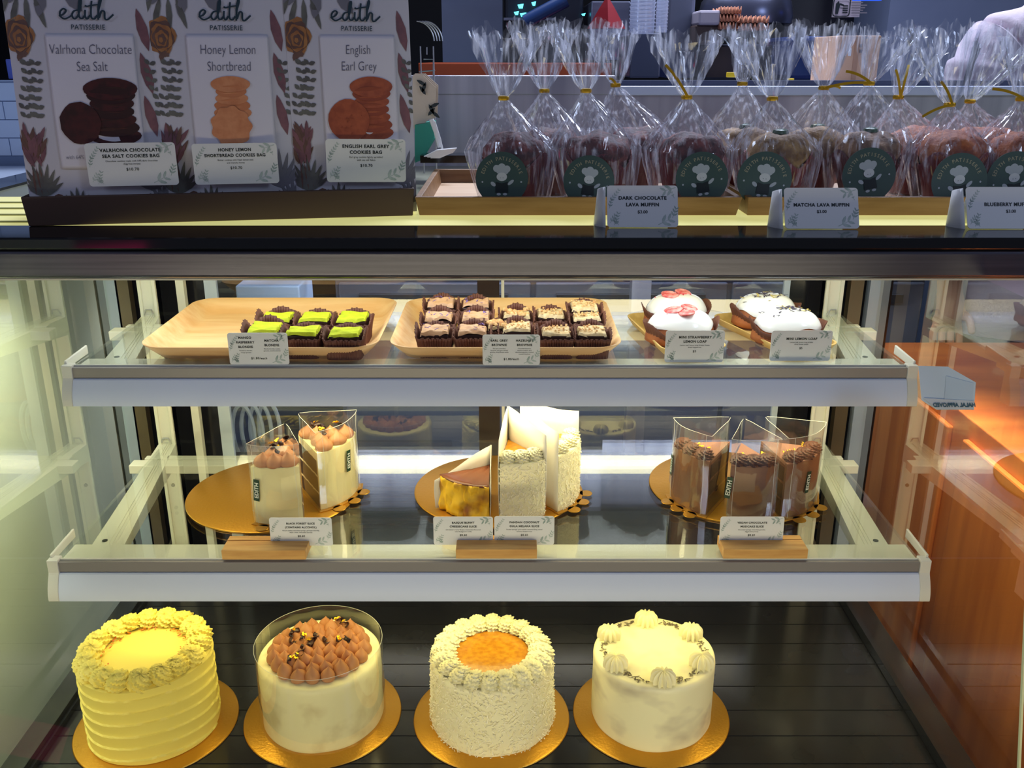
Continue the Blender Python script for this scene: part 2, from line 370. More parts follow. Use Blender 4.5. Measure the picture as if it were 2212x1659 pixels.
# ---- neighbouring counters and panels
M1 = lambda *a: M().box(*a)
o = M1(-0.79, -0.775, 0.5, 1.9, 0, 1.200).build('end_panel', mat('pale_green_panel', S(232, 236, 212), 0.4, c2=S(222, 228, 200), scale=2), smooth=False)
tag(o, 'pale green-cream panel standing just left of the cake case', 'panel')
woodp = mat('orange_wood', S(214, 124, 60), 0.4, c2=S(176, 92, 44), scale=3, stretch=(1, 6, 0.6), detail=3)
o = thing('wood_cabinet', 'orange-brown wooden cabinet seen through the right side glass of the case', 'cabinet', (0.9, 1.2, 0))
M().box(0.70, 1.30, 0.6, 1.72, 0, 0.93).build('cabinet_body', woodp, o, world=True, smooth=False, bevel=.002)
m = M()
for k in range(3): M().box(0.690, 0.70, 0.64 + k * .36, 0.95 + k * .36, 0.15, 0.90).build('cabinet_door', mat('orange_wood_panel', S(222, 130, 62), 0.4, c2=S(190, 104, 50), scale=4, stretch=(1, 6, .6)), o, world=True, smooth=False, bevel=.003)
o = thing('rear_counter', 'white slab counter and tiled ledge left of the cookie bags', 'counter', (-1.3, 1.6, 0))
M().box(-2.2, -0.865, 1.05, 1.88, 0.0, CT - .006).build('counter_body', mat('white_slab', S(206, 222, 246), 0.3), o, world=True, smooth=False, bevel=.002)
m = M().box(-2.2, -0.80, 1.90, 2.1, 0.4, 1.405); m.build('tiled_ledge', mat('ledge_grout', S(120, 140, 176), 0.5), o, world=True, smooth=False)
m = M()
for r in range(4):
    for k in range(14):
        x = -2.2 + k * .1 + (r % 2) * .05; m.box(x + .001, min(x + .099, -.80), 1.897, 1.90, 1.265 + r * .035 + .001, 1.265 + (r + 1) * .035 - .001)
m.build('tile', mat('white_tile', S(200, 218, 246), 0.2), o, world=True, smooth=False)
tag(M().box(-.865, -.80, 1.08, 1.9, CT - .004, CT + .004).build('black_sill', black_gloss, smooth=False), 'black strip of glass edging at the left end of the counter', 'edging')
# steel backsplashes behind the counter
o = thing('steel_backsplash', 'brushed steel upstand behind the chocolate muffins', 'backsplash', (0, 1.84, 1.2))
ss = mat('satin_steel', S(186, 186, 200), 0.35, 0.45, c2=S(146, 146, 164), scale=3, stretch=(6, 1, 0.2), bump=0.03)
M().box(-.45, .193, 1.82, 1.86, 1.10, 1.419).build('steel_panel', ss, o, world=True, smooth=False)
M().box(-.45, .193, 1.816, 1.82, 1.385, 1.419).build('folded_lip', ss, o, world=True, smooth=False, bevel=.002)
o = thing('food_prep_table', 'steel prep table with white back rail behind the matcha muffins', 'table', (.8, 1.9, 0))
M().box(.195, 1.7, 1.84, 1.88, 1.08, 1.383).build('steel_panel', ss, o, world=True, smooth=False)
M().box(.195, 1.7, 1.83, 1.93, 1.383, 1.400).build('white_rail', mat('cool_white_rail', S(196, 206, 236), 0.35), o, world=True, smooth=False, bevel=.003)
M().box(.195, 1.7, 1.845, 1.86, 1.400, 1.41).build('dark_seam', mat('seam_dark', S(70, 80, 110), 0.4), o, world=True, smooth=False)
for x in (.25, 1.65): M().box(x, x + .04, 1.885, 1.925, 0, 1.383).build('leg', ss, o, world=True, smooth=False)
# grey cabinets seen through the sliding doors
cab = mat('grey_cabinet_front', S(112, 120, 146), 0.3, 0.2, c2=S(98, 106, 130), scale=2)
o = thing('back_cabinet', 'grey steel under-counter fridge seen through the back of the case', 'fridge', (.2, 2.2, 0))
m = M().box(-.42, .98, 2.15, 2.7, 0.02, 0.98); m.build('fridge_body', cab, o, world=True, smooth=False, bevel=.004)
for x in (-.41, .055, .52): M().box(x, x + .455, 2.138, 2.15, .3, .95).build('fridge_door', mat('grey_fridge_door', S(126, 134, 158), 0.25, 0.3), o, world=True, smooth=False, bevel=.004)
for x in (-.36, .105, .57): M().box(x, x + .35, 2.120, 2.1385, .905, .925).build('door_handle', mat('handle_dark', S(50, 54, 66), 0.3), o, world=True, smooth=False)
o = M1(*bxp(522, 646, 618, 760, 1.75, .12)).build('electrical_box', mat('pale_blue_box', S(170, 190, 220), 0.4), smooth=False, bevel=.003)
tag(o, 'pale blue-grey box mounted behind the sliding door at left', 'box')
m = M()
for k in range(4):
    c0 = ony(530 + k * 14, 930, 1.46)
    pts = [(c0.x + .018 * math.sin(t * 2 * PI) + k * .002, 1.45 + k * .006, c0.z + .05 * math.cos(t * 2 * PI)) for t in [i / 24 for i in range(25)]]
    m.tube(pts, .0035, 6)
c0 = ony(525, 980, 1.46); m.tube([(c0.x - .02 + .01 * math.sin(t * 9), 1.44, c0.z + t * .32) for t in [i / 20 for i in range(21)]], .0035, 6)
tag(m.build('coiled_cable', mat('white_cable', S(200, 212, 235), 0.4)), 'coiled white cable hanging behind the case left of the black forest slices', 'cable')
# ================================================================== CAKES
R_ = random.Random(7)
def rosette_bm(R, H, lobes=7, twist=.9, amp=.16, n=42, rings=11, point=False):
    m = M(); rows = []
    for i in range(rings):
        t = i / (rings - 1)
        pr = math.cos(t * PI / 2) ** (.55 if not point else .95) if t < 1 else .03
        r0 = R * max(pr, .03) * (1 - .12 * (1 - t) ** 4); z = H * (math.sin(t * PI / 2) ** 1.0 if not point else t)
        row = []
        for j in range(n):
            a = 2 * PI * j / n
            k = 1 + amp * math.cos(lobes * (a + twist * t * 2)) * (.25 + .75 * (1 - t * .5))
            row.append((r0 * k * math.cos(a), r0 * k * math.sin(a), z + .06 * H * math.cos(lobes * (a + twist * t * 2))))
        rows.append(row)
    m.grid(rows, True, False, True); return m
def kiss_bm(R, H, n=18):
    m = M(); P = [(.82, 0), (1, .16), (.98, .34), (.80, .52), (.52, .68), (.26, .82), (.10, .93), (.02, 1.0)]
    m.lathe([(p[0] * R, p[1] * H) for p in P], n, fn=lambda r, z, a, t: (r * (1 + .04 * math.sin(2 * a)), z)); return m
def curl_bm(r=.004):
    m = M(); m.grid([[(u * r * 1.2, math.sin(v) * r, r + math.cos(v) * r * .7 + .2 * u * r) for v in [k * .5 for k in range(8)]] for u in (-1, -.3, .5, 1)]); return m
def board(px, py, z, R, label, group=None, name='cake_board'):
    c = onz(px, py, z)
    m = M(); m.lathe([(R, 0), (R + .0008, .001), (R, .002), (R - .0015, .0024)], 90)
    o = m.build(name, gold_board, ang=30); o.location = (c.x, c.y, z + .0001)
    return tag(o, label, 'cake board', group)
Zb = DECK + .0026
CK = [(341, 1562, .1005), (699, 1543, .1005), (1062, 1548, .1005), (1405, 1541, .1005)]
pos = []
for (px, py, R), lb in zip(CK, ('round gold board under the yellow petal-topped cake', 'round gold board under the whole cake topped with chocolate kisses',
                               'round gold board under the coconut cake with the amber centre', 'round gold board under the pale cake with six star dollops')):
    board(px, py, DECK, R, lb, 'gold boards on the black deck'); c = onz(px, py, DECK); pos.append(c)
def cake_root(i, name, label, dx=0, dy=0): 
    return thing(name, label, 'cake', (pos[i].x + dx, pos[i].y + dy, Zb), (0, 0, 0))
# --- cake 1: yellow with spiral ridges
t1 = cake_root(0, 'yellow_layer_cake', 'tall yellow buttercream cake with spiral ridges and a ring of piped rosettes', -.002, 0)
Hc, Rc = .107, .0795
def f1(r, z, a, t):
    if r < Rc * .96: return r, z
    k = ((z / Hc * 6.2) + .9 * (a / (2 * PI)) + .25 * math.sin(a * 2 + .5)) % 1
    return r + .0022 * (k ** 1.6) + .0007 * noise.noise(Vector((a * 2, z * 60, 1))), z
prof = [(.0, 0), (Rc - .001, 0)] + [(Rc, Hc * i / 110) for i in range(1, 110)] + [(Rc - .003, Hc), (Rc * .9, Hc), (Rc * .5, Hc), (0.001, Hc)]
m = M(); m.lathe(prof, 150, fn=f1); m.build('cake_body', yellow_cream, t1, ang=60)
ros = None
for k in range(18):
    a = 2 * PI * k / 18 + .1
    if ros is None:
        ros = rosette_bm(.0165, .0160, 7, 1.5, .17).build('rosette', yellow_cream, t1, ang=60); r = ros
    else: r = copy_part(ros, t1)
    r.location = (.0655 * math.cos(a), .0655 * math.sin(a), Hc - .001); r.rotation_euler = (.28 * math.sin(a) * -1, .28 * math.cos(a), R_.random() * 6)
m = M()
for k in range(90):
    a = R_.choice([R_.uniform(.4, 1.3), R_.uniform(1.6, 2.4), R_.uniform(2.6, 3.9), R_.uniform(5.9, 6.4)]); r = R_.uniform(.044, .054)
    c = Vector((r * math.cos(a), r * math.sin(a), Hc + .001 + R_.random() * .004)); s = R_.uniform(.0012, .0026); b = R_.random() * 6
    d = Vector((math.cos(b), math.sin(b), R_.uniform(-.3, .5))) * s; e = Vector((-math.sin(b), math.cos(b), .2)) * s * .5
    m.poly([c - d, c + e, c + d, c - e])
m.build('dried_petals', mat('red_petals', S(200, 60, 26), 0.5, c2=S(240, 150, 30), scale=200), t1, smooth=False, solid=.0004)
# --- cake 2: cream with chocolate kisses and a collar
t2 = cake_root(1, 'chocolate_kiss_cake', 'whole cream cake crowned with chocolate kisses and gold leaf, wrapped in clear collar', .001, .001)
def body(H, R, root, mt, amp=.0006, freq=30, flare=0, n=110):
    pr = [(0, 0), (R - .001, 0)] + [(R, H * i / 40) for i in range(1, 38)] + [(R - .0006, H * .965), (R - .0022, H * .99), (R - .0045, H), (R * .8, H), (R * .4, H), (.001, H)]
    def fn(r, z, a, t):
        if r < .01: return r, z
        q = noise.noise(Vector((math.cos(a) * 2.2, math.sin(a) * 2.2, z * freq)))
        return r + amp * q + flare * max(0, 1 - z / H) ** 2, z + (amp * .8 * noise.noise(Vector((r * 60 * math.cos(a), r * 60 * math.sin(a), 3))) if z > H * .98 else 0)
    m = M(); m.lathe(pr, n, fn=fn); return m.build('cake_body', mt, root, ang=60)
H2 = .092
body(H2, .0772, t2, mat('mottled_cream', S(246, 240, 196), 0.5, c2=S(200, 182, 128), scale=26, detail=6, ramp=(.52, .85), sss=.08), .0008, 40)
k0 = None; kp = []
for ring, cnt in ((0, 1), (.0150, 6), (.0300, 12), (.0445, 17), (.0560, 20)):
    for k in range(cnt):
        a = 2 * PI * k / cnt + ring * 40; kp.append((ring * math.cos(a) + R_.uniform(-.001, .001), ring * math.sin(a) + R_.uniform(-.001, .001)))
for (x, y) in kp:
    if k0 is None: k0 = kiss_bm(.0094, .0205).build('cream_kiss', choc_kiss, t2, ang=70); r = k0
    else: r = copy_part(k0, t2)
    r.location = (x, y, H2 - .0005); r.rotation_euler = (R_.uniform(-.15, .15), R_.uniform(-.15, .15), R_.random() * 6); s = R_.uniform(.92, 1.12); r.scale = (s, s, R_.uniform(.85, 1.1))
c0 = None
for k in range(17):
    a = R_.random() * 6.28; r = R_.uniform(.006, .054)
    if c0 is None: c0 = curl_bm(.0042).build('chocolate_curl', choc_dark, t2, solid=.0008); o = c0
    else: o = copy_part(c0, t2)
    o.location = (r * math.cos(a), r * math.sin(a), H2 + .0105); o.rotation_euler = (R_.uniform(-.6, .6), R_.uniform(-.6, .6), R_.random() * 6)
    if k % 2 == 0:
        g = M(); 
        for q in range(4):
            c = Vector((R_.uniform(-.003, .003), R_.uniform(-.003, .003), .008 + R_.random() * .002)); s = .0018
            g.poly([c + Vector((-s, -s, 0)), c + Vector((s, -s * .4, .001)), c + Vector((s * .5, s, .0005)), c + Vector((-s, s * .6, .0012))])
        g.build('gold_leaf', gold_leaf, o, smooth=False, solid=.0002)
def arcwall(R, H, a0, a1, n=60, z0=0, wav=0):
    return [[(R * math.cos(a), R * math.sin(a), z0 + (H - z0) * k / 4) for a in [a0 + (a1 - a0) * i / n for i in range(n + 1)]] for k in range(5)]
aw = arcwall(.0800, .110, -3.6, 2.9, 90); m = M(); m.grid(aw); cl_ = m.build('clear_collar', collar, t2); M().tube(aw[-1], .00022, 5).build('collar_rim_glint', mat('film_edge_glint', S(226, 228, 222), .2), cl_)  # pale tube stands in for the highlight on the collar rim
# --- cake 3: coconut with amber centre
t3 = cake_root(2, 'coconut_layer_cake', 'coconut-coated cake with an amber jelly centre inside a piped shell border', .001, .002)
H3 = .092
body(H3, .0770, t3, white_cream, .0012, 60, .003)
m = M(); m.lathe([(.0495, 0), (.0495, .003), (.046, .0048), (.02, .0052), (.001, .0052)], 80, c=(0, 0, H3 - .002))
amber = mat('amber_jelly', S(212, 150, 36), 0.28, c2=S(186, 118, 22), scale=150, bump=0.5, bscale=240, coat=.3, dist=.001)
m.build('amber_jelly', amber, t3)
r0 = None
for k in range(20):
    a = 2 * PI * k / 20
    if r0 is None: r0 = rosette_bm(.0138, .0140, 7, 1.8, .20).build('piped_shell', white_cream, t3, ang=60); r = r0
    else: r = copy_part(r0, t3)
    r.location = (.0615 * math.cos(a), .0615 * math.sin(a), H3 - .0005); r.rotation_euler = (.30 * -math.sin(a), .30 * math.cos(a), a); r.scale = (1.22, .95, 1)
def flakes(R, H, n, seed, L=.0028, fr=lambda z, H: .003 * max(0, 1 - z / H) ** 2, span=(0, 2 * PI), c=(0, 0), top=None):
    rr = random.Random(seed); m = M()
    for k in range(n):
        a = rr.uniform(*span); z = H * rr.random() ** 1.0; r = R + fr(z, H) + rr.uniform(0, .0012)
        if rr.random() < .12 and top: z = H + rr.uniform(0, .001); r = rr.uniform(*top)
        p = Vector((c[0] + r * math.cos(a), c[1] + r * math.sin(a), z)); t = Vector((-math.sin(a), math.cos(a), 0)); o = Vector((math.cos(a), math.sin(a), 0))
        d = (t * rr.uniform(-1, 1) + Vector((0, 0, rr.uniform(-1, 1))) + o * rr.uniform(-.2, .8)).normalized() * rr.uniform(.4, 1) * L
        s = (d.cross(o)).normalized() * L * .22
        m.poly([p - d - s, p + d - s * .6, p + d * .9 + s, p - d * .8 + s])
    return m
tag(flakes(.0775, H3, 3600, 3, top=(.066, .076)).build('coconut_flakes', mat('coconut_flake', S(252, 246, 218), 0.6), t3, smooth=False, solid=.0004), kind='stuff')
# --- cake 4: pale with six star dollops
t4 = cake_root(3, 'pale_frosted_cake', 'pale semi-naked cake with six star dollops and grey tea flecks on top', .0, .001)
body(.0935, .0772, t4, mat('marbled_frosting', S(246, 240, 200), 0.42, c2=S(196, 186, 160), scale=14, stretch=(1, 1, 1.6), detail=3, ramp=(.50, .72), sss=.08, bump=.15, bscale=60), .0010, 26)
r0 = None
m = M()
for k in range(6):
    a = PI / 2 + 2 * PI * k / 6 + .03
    if r0 is None: r0 = rosette_bm(.0142, .0165, 12, 0, .24, n=60, point=False).build('star_dollop', white_cream, t4, ang=60); r = r0
    else: r = copy_part(r0, t4)
    r.location = (.062 * math.cos(a), .062 * math.sin(a), .0925); r.rotation_euler = (0, 0, a)
    for q in range(20):
        b = a + PI / 6 + R_.uniform(-.26, .26); rr = .064 + R_.uniform(-.004, .004); c = Vector((rr * math.cos(b), rr * math.sin(b), .0945 + R_.random() * .001)); g = R_.random() * 6
        d = Vector((math.cos(g), math.sin(g), R_.uniform(0, .5))) * .0024; e = Vector((-math.sin(g), math.cos(g), 0)) * .0006
        m.poly([c - d - e, c + d - e, c + d + e, c - d + e])
m.build('tea_flecks', mat('grey_brown_fleck', S(104, 92, 76), 0.6), t4, smooth=False, solid=.0004)
# ================================================================== MIDDLE SHELF: BOARDS AND SLICES
G3 = 'gold boards on the middle shelf'
board(592, 1066, S2, .1165, 'wide gold board under the two black forest slices', G3)
board(1073, 1058, S2, .1140, 'wide gold board under the burnt cheesecake and coconut slices', G3)
board(1582, 1050, S2, .1160, 'wide gold board under the three chocolate mudcake slices', G3)
ZS = S2 + .0026
def slicepose(A, B, R=.0775, z=ZS + .002):
    a = onz(A[0], A[1], z); b = onz(B[0], B[1], z); mid = (a + b) / 2; ch = (b - a); L = ch.length
    n = Vector((-ch.y, ch.x, 0)).normalized()     # pointing into the case
    half = math.asin(min(.9, L / 2 / R)); ap = mid + n * math.sqrt(max(R * R - L * L / 4, 1e-6))
    out = (mid - ap).normalized(); rz = math.atan2(out.y, out.x) + PI / 2       # local -Y is outward
    return ap, rz, half
def sector(R, half, n=14, apex=.0):
    pts = [(0, -apex)] + [(R * math.sin(t), -R * math.cos(t)) for t in [-half + 2 * half * i / n for i in range(n + 1)]]
    return pts
def layered(name, cols, zs):
    """cake crumb in layers by height, real layers of the slice"""
    if name in MATS: return MATS[name]
    m = mat(name, cols[0], 0.7, bump=.6, bscale=400, dist=.001); nt = m.node_tree; b = nt.nodes['Principled BSDF']
    tc = nt.nodes.new('ShaderNodeTexCoord'); sp = nt.nodes.new('ShaderNodeSeparateXYZ'); nt.links.new(tc.outputs['Object'], sp.inputs[0])
    nz = nt.nodes.new('ShaderNodeTexNoise'); nz.inputs['Scale'].default_value = 120; ad = nt.nodes.new('ShaderNodeMath'); ad.operation = 'MULTIPLY_ADD'; ad.inputs[1].default_value = .004
    nt.links.new(tc.outputs['Object'], nz.inputs['Vector']); nt.links.new(nz.outputs['Fac'], ad.inputs[0]); nt.links.new(sp.outputs['Z'], ad.inputs[2])
    mr = nt.nodes.new('ShaderNodeMapRange'); mr.inputs['From Max'].default_value = .1; nt.links.new(ad.outputs[0], mr.inputs[0])
    r = nt.nodes.new('ShaderNodeValToRGB'); r.color_ramp.interpolation = 'CONSTANT'
    for i, z in enumerate(zs):
        e = r.color_ramp.elements[0] if i == 0 else r.color_ramp.elements.new(z / .1)
        e.position = z / .1; e.color = cols[i % len(cols)]
    r.color_ramp.elements.remove(r.color_ramp.elements[-1]) if len(r.color_ramp.elements) > len(zs) else None
    nt.links.new(mr.outputs[0], r.inputs[0]); nt.links.new(r.outputs[0], b.inputs['Base Color']); return m
def slice_board(ap, rz, half, R, i, label):
    t = thing('slice_board', label, 'cake board', (ap.x, ap.y, ZS), rz, 'small gold boards under the slices')
    pts = sector(R + .006, half * 1.08, 20, -.008)
    M().prism(pts, 0, .0012).build('board_wedge', gold_board, t, smooth=False)
    m = M()
    for k in range(3):
        a = half * (-.55 + .55 * k) ; c = ((R + .010) * math.sin(a), -(R + .010) * math.cos(a))
        m.lathe([(.0085, 0), (.009, .0006), (.0085, .0012)], 20, c=(c[0], c[1], 0))
    m.build('scalloped_tab', gold_board, t, smooth=False); return t
def film_wrap(t, R, half, H, mt, name='clear_film', label_at=None, z0=0.0):
    R2 = R + .0015; path = [(-.0015, -.004)]
    for i in range(5): path.append((-R2 * math.sin(half) * (i + 1) / 5 - .0012, -R2 * math.cos(half) * (i + 1) / 5))
    for i in range(1, 12): a = -half + 2 * half * i / 12; path.append((R2 * math.sin(a), -R2 * math.cos(a) - .0006))
    for i in range(5): path.append((R2 * math.sin(half) * (5 - i) / 5 + .0012, -R2 * math.cos(half) * (5 - i) / 5))
    path.append((.0015, -.004))
    m = M(); rows = []
    for k in range(7):
        z = z0 + (H - z0) * k / 6
        rows.append([(p[0] * (1 + .02 * math.sin(k * 1.3 + p[1] * 90)), p[1] + .0006 * math.sin(k * 2 + p[0] * 120), z) for p in path])
    m.grid(rows); f = m.build(name, mt, t); em = mat('film_edge_glint', S(226, 228, 222), .2)
    m = M(); m.tube(rows[-1], .00024, 5); m.build('film_rim_glint', em, f)  # pale tube stands in for the highlight along the film's top
    for i in (6, -7): M().tube([r[i] for r in rows], .0002, 5).build('film_fold_glint', em, f)  # upright highlights at the film's folds, built as pale tubes
    if label_at is not None:
        a, zc, w_, h_ = label_at; c = Vector((math.sin(a) * (R2 + .0012), -math.cos(a) * (R2 + .0012), zc)); tx = Vector((math.cos(a), math.sin(a), 0))
        fx = Matrix(((tx.x, 0, -math.sin(a) * -1, c.x), (tx.y, 0, -math.cos(a), c.y), (0, 1, 0, c.z), (0, 0, 0, 1)))
        tl = Matrix.Rotation(-.08, 4, 'Z')
        g = M(); g.prism(rrect(w_, h_, .0004), 0, .0003, fx @ tl); s = g.build('green_sticker', mat('sticker_green', S(24, 60, 42), 0.4), t, smooth=False)
        g = M(); g.text('EDITH', .0078, fx @ tl @ Matrix.Translation((.0028, -.011, .0005)) @ Matrix.Rotation(PI / 2, 4, 'Z'), 'LEFT', bold=.0002); 
        g.build('lettering', mat('white_ink', S(225, 232, 225), 0.5), s, smooth=False)
    return f
def make_slice(name, label, A, B, H, kind, group=None, R=.0775, lab=None, board_label=None):
    ap, rz, half = slicepose(A, B, R)
    if board_label: slice_board(ap, rz, half, R, 0, board_label)
    t = thing(name, label, 'cake slice', (ap.x, ap.y, ZS + .0013), rz, group)
    rr = random.Random(name + str(A)); Rin = R - .005
    if kind == 'bf':
        sm = layered('black_forest_crumb', [S(50, 26, 20), S(232, 214, 170)], [0, .022, .025, .047, .050, .071])
        M().prism(sector(Rin, half), 0, H - .004).build('sponge', sm, t, smooth=False)
        m = M(); a_ = [-half + 2 * half * i / 14 for i in range(15)]
        m.prism([(R * math.sin(a), -R * math.cos(a)) for a in a_] + [(Rin * math.sin(a), -Rin * math.cos(a)) for a in reversed(a_)], 0, H - .001)
        m.build('cream_side', cream, t, ang=30); M().prism(sector(R - .0005, half), H - .004, H).build('cream_top', cream, t, ang=30)
        k0 = None
        for (r, us) in ((.066, (-.62, 0, .62)), (.048, (-.45, .45)), (.031, (0,)), (.016, (0,))):
            for u in us:
                if k0 is None: k0 = kiss_bm(.0124, .0185).build('cream_kiss', choc_kiss, t, ang=70); o = k0
                else: o = copy_part(k0, t)
                a = half * u; o.location = (r * math.sin(a), -r * math.cos(a), H - .001); o.rotation_euler = (rr.uniform(-.1, .1), rr.uniform(-.1, .1), rr.random() * 6)
        c0 = None
        for q in range(5):
            if c0 is None: c0 = curl_bm(.0042).build('chocolate_curl', choc_dark, t, solid=.0008); o = c0
            else: o = copy_part(c0, t)
            a = half * rr.uniform(-.6, .6); r = .022 + q * .009; o.location = (r * math.sin(a), -r * math.cos(a), H + .0125); o.rotation_euler = (rr.uniform(-.5, .5), rr.uniform(-.5, .5), rr.random() * 6)
            if q in (1, 3, 4):
                g = M()
                for w_ in range(4):
                    c = Vector((rr.uniform(-.003, .003), rr.uniform(-.003, .003), .008 + rr.random() * .002)); s = .0019
                    g.poly([c + Vector((-s, -s, 0)), c + Vector((s, -s * .4, .001)), c + Vector((s * .5, s, .0005)), c + Vector((-s, s * .6, .0012))])
                g.build('gold_leaf', gold_leaf, o, smooth=False, solid=.0002)
        film_wrap(t, R, half, H + .031, collar, label_at=lab)
    elif kind == 'mud':
        sm = layered('mudcake_crumb', [S(58, 30, 22), S(120, 74, 52)], [0, .024, .027, .048, .051, .071])
        M().prism(sector(Rin, half), 0, H - .004).build('sponge', sm, t, smooth=False)
        gan = mat('ganache', S(132, 88, 60), 0.45, c2=S(112, 72, 50), scale=30, bump=.2, bscale=90)
        m = M(); a_ = [-half + 2 * half * i / 14 for i in range(15)]
        m.prism([(R * math.sin(a), -R * math.cos(a)) for a in a_] + [(Rin * math.sin(a), -Rin * math.cos(a)) for a in reversed(a_)], 0, H - .001)
        m.build('ganache_side', gan, t, ang=30); M().prism(sector(R - .0005, half), H - .004, H).build('ganache_top', mat('ganache_top', S(168, 120, 98), 0.4), t, ang=30)
        k0 = None
        for u in (-.64, 0, .64):
            if k0 is None: k0 = rosette_bm(.0122, .0115, 7, 1.7, .24).build('piped_rosette', mat('dark_rosette', S(96, 56, 42), 0.45), t, ang=60); o = k0
            else: o = copy_part(k0, t)
            a = half * u; o.location = (.0675 * math.sin(a), -.0675 * math.cos(a), H - .001); o.rotation_euler = (0, 0, a)
        g = M()
        for q in range(14):
            a = half * rr.uniform(-.8, .8); r = rr.uniform(.052, .060); c = Vector((r * math.sin(a), -r * math.cos(a), H + .002 + rr.random() * .005)); s = .0016
            g.poly([c + Vector((-s, -s, 0)), c + Vector((s, -s * .4, .001)), c + Vector((s * .5, s, .0015)), c + Vector((-s, s * .6, .0022))])
        g.build('gold_leaf', gold_leaf, t, smooth=False, solid=.0003)
        film_wrap(t, R, half, H + .036, collar, label_at=lab)
    elif kind == 'pandan':
        M().prism(sector(Rin, half), 0, H - .004).build('sponge', layered('pandan_crumb', [S(186, 196, 90), S(240, 230, 190)], [0, .024, .028, .048, .052, .072]), t, smooth=False)
        m = M(); a_ = [-half + 2 * half * i / 14 for i in range(15)]
        m.prism([(R * math.sin(a), -R * math.cos(a)) for a in a_] + [(Rin * math.sin(a), -Rin * math.cos(a)) for a in reversed(a_)], 0, H - .001)
        s_ = m.build('cream_side', white_cream, t, ang=30)
        fl = flakes(R + .0002, H - .002, 620, 5, fr=lambda z, H: 0, span=(-PI / 2 - half, -PI / 2 + half)).build('coconut_flakes', MATS['coconut_flake'], s_, smooth=False, solid=.0004); tag(fl, kind='stuff')
        M().prism(sector(R - .0005, half), H - .004, H).build('cream_top', white_cream, t, ang=30)
        M().prism(sector(.054, half * .98), H, H + .002).build('amber_jelly', amber, t, ang=30)
        k0 = None
        for u in (-.66, 0, .66):
            if k0 is None: k0 = rosette_bm(.0118, .0135, 8, 1.7, .24).build('piped_rosette', white_cream, t, ang=60); o = k0
            else: o = copy_part(k0, t)
            a = half * u; o.location = (.0655 * math.sin(a), -.0655 * math.cos(a), H - .001); o.rotation_euler = (0, 0, a)
    elif kind == 'basque':
        def bump_(p): return noise.noise(Vector((p[0] * 60, p[1] * 60, p[2] * 60))) 
        burnt = mat('burnt_top', S(128, 74, 44), 0.35, c2=S(110, 60, 36), scale=20)
        m = M(); rows = []
        for k in range(13):
            z = H * k / 12; row = []
            for i in range(31):
                a = -half + 2 * half * i / 30; q = noise.noise(Vector((a * 9, z * 80, 2.0))); q2 = noise.noise(Vector((a * 22, z * 60, 5.0)))
                r = R - .003 + .005 * q + .0025 * q2; row.append((r * math.sin(a), -r * math.cos(a), z))
            rows.append(row)
        m.grid(rows); m.build('baked_side', mat('caramelised_side', S(250, 200, 40), 0.4, c2=S(150, 82, 20), scale=26, detail=3, ramp=(.48, .66)), t, solid=.001)
        M().prism(sector(R - .007, half), 0, H - .004).build('cheesecake', mat('cheesecake_cut', S(250, 228, 150), 0.6), t, smooth=False)
        m = M(); rows = []
        for i in range(9):
            r = (R - .0035) * i / 8 + .001
            rows.append([(r * math.sin(a), -r * math.cos(a), H - .003 + .003 * (i / 8) ** 3 + .0015 * noise.noise(Vector((a * 6, r * 60, 0)))) for a in [-half + 2 * half * j / 16 for j in range(17)]])
        m.grid(rows); m.build('burnt_top', burnt, t, solid=.0015)
    if kind in ('pandan', 'basque'):
        paper = mat('parchment', S(242, 238, 226), 0.7, bump=.3, bscale=60)
        R2 = R + (.004 if kind == 'pandan' else .008); Hp = H + (.050 if kind == 'pandan' else .026)
        for s in (-1, 1):
            m = M(); rows = []
            for k in range(6):
                row = []
                for i in range(9):
                    u = i / 8; r = -.004 + R2 * u; off = .0016
                    ztop = Hp - (.018 * u if kind == 'pandan' else .022 * u + (.012 if s < 0 else 0) * u) + .0015 * math.sin(u * 7)
                    row.append((s * (r * math.sin(half) + off + .0008 * math.sin(k + u * 5)), -r * math.cos(half) , ztop * k / 5))
                rows.append(row)
            m.grid(rows); m.build('parchment_sheet', paper, t, solid=.0003)
    return t
GB = 'black forest slices'
make_slice('black_forest_slice', 'black forest slice facing the front, dark green sticker at its left edge', (553, 1127), (656, 1127), .079, 'bf', GB, lab=(-.31, .048, .0085, .030), board_label='small gold board under the front-facing black forest slice')
make_slice('black_forest_slice', 'black forest slice turned right, showing its dark chocolate sponge side', (694, 1100), (775, 1046), .081, 'bf', GB, lab=(.03, .056, .0085, .030), board_label='small gold board under the right-turned black forest slice')
make_slice('burnt_cheesecake_slice', 'burnt basque cheesecake slice with yellow crinkled side in white parchment', (948, 1096), (1057, 1126), .048, 'basque')
make_slice('coconut_cake_slice', 'coconut slice facing front with cream rosettes and amber top between parchment', (1080, 1124), (1176, 1112), .080, 'pandan', 'coconut slices', board_label='small gold board under the front-facing coconut slice')
make_slice('coconut_cake_slice', 'coconut slice turned right, mostly hidden behind its white parchment', (1205, 1104), (1246, 1050), .080, 'pandan', 'coconut slices', board_label='small scalloped gold board under the right-turned coconut slice')
GM = 'chocolate mudcake slices'
make_slice('mudcake_slice', 'leftmost chocolate mudcake slice in clear film, turned to the left', (1448, 1068), (1524, 1112), .077, 'mud', GM, lab=(-.40, .048, .0075, .030), board_label='small gold board under the leftmost mudcake slice')
make_slice('mudcake_slice', 'middle chocolate mudcake slice facing the front in glossy clear film', (1570, 1120), (1668, 1120), .077, 'mud', GM, lab=(-.40, .046, .0075, .030))
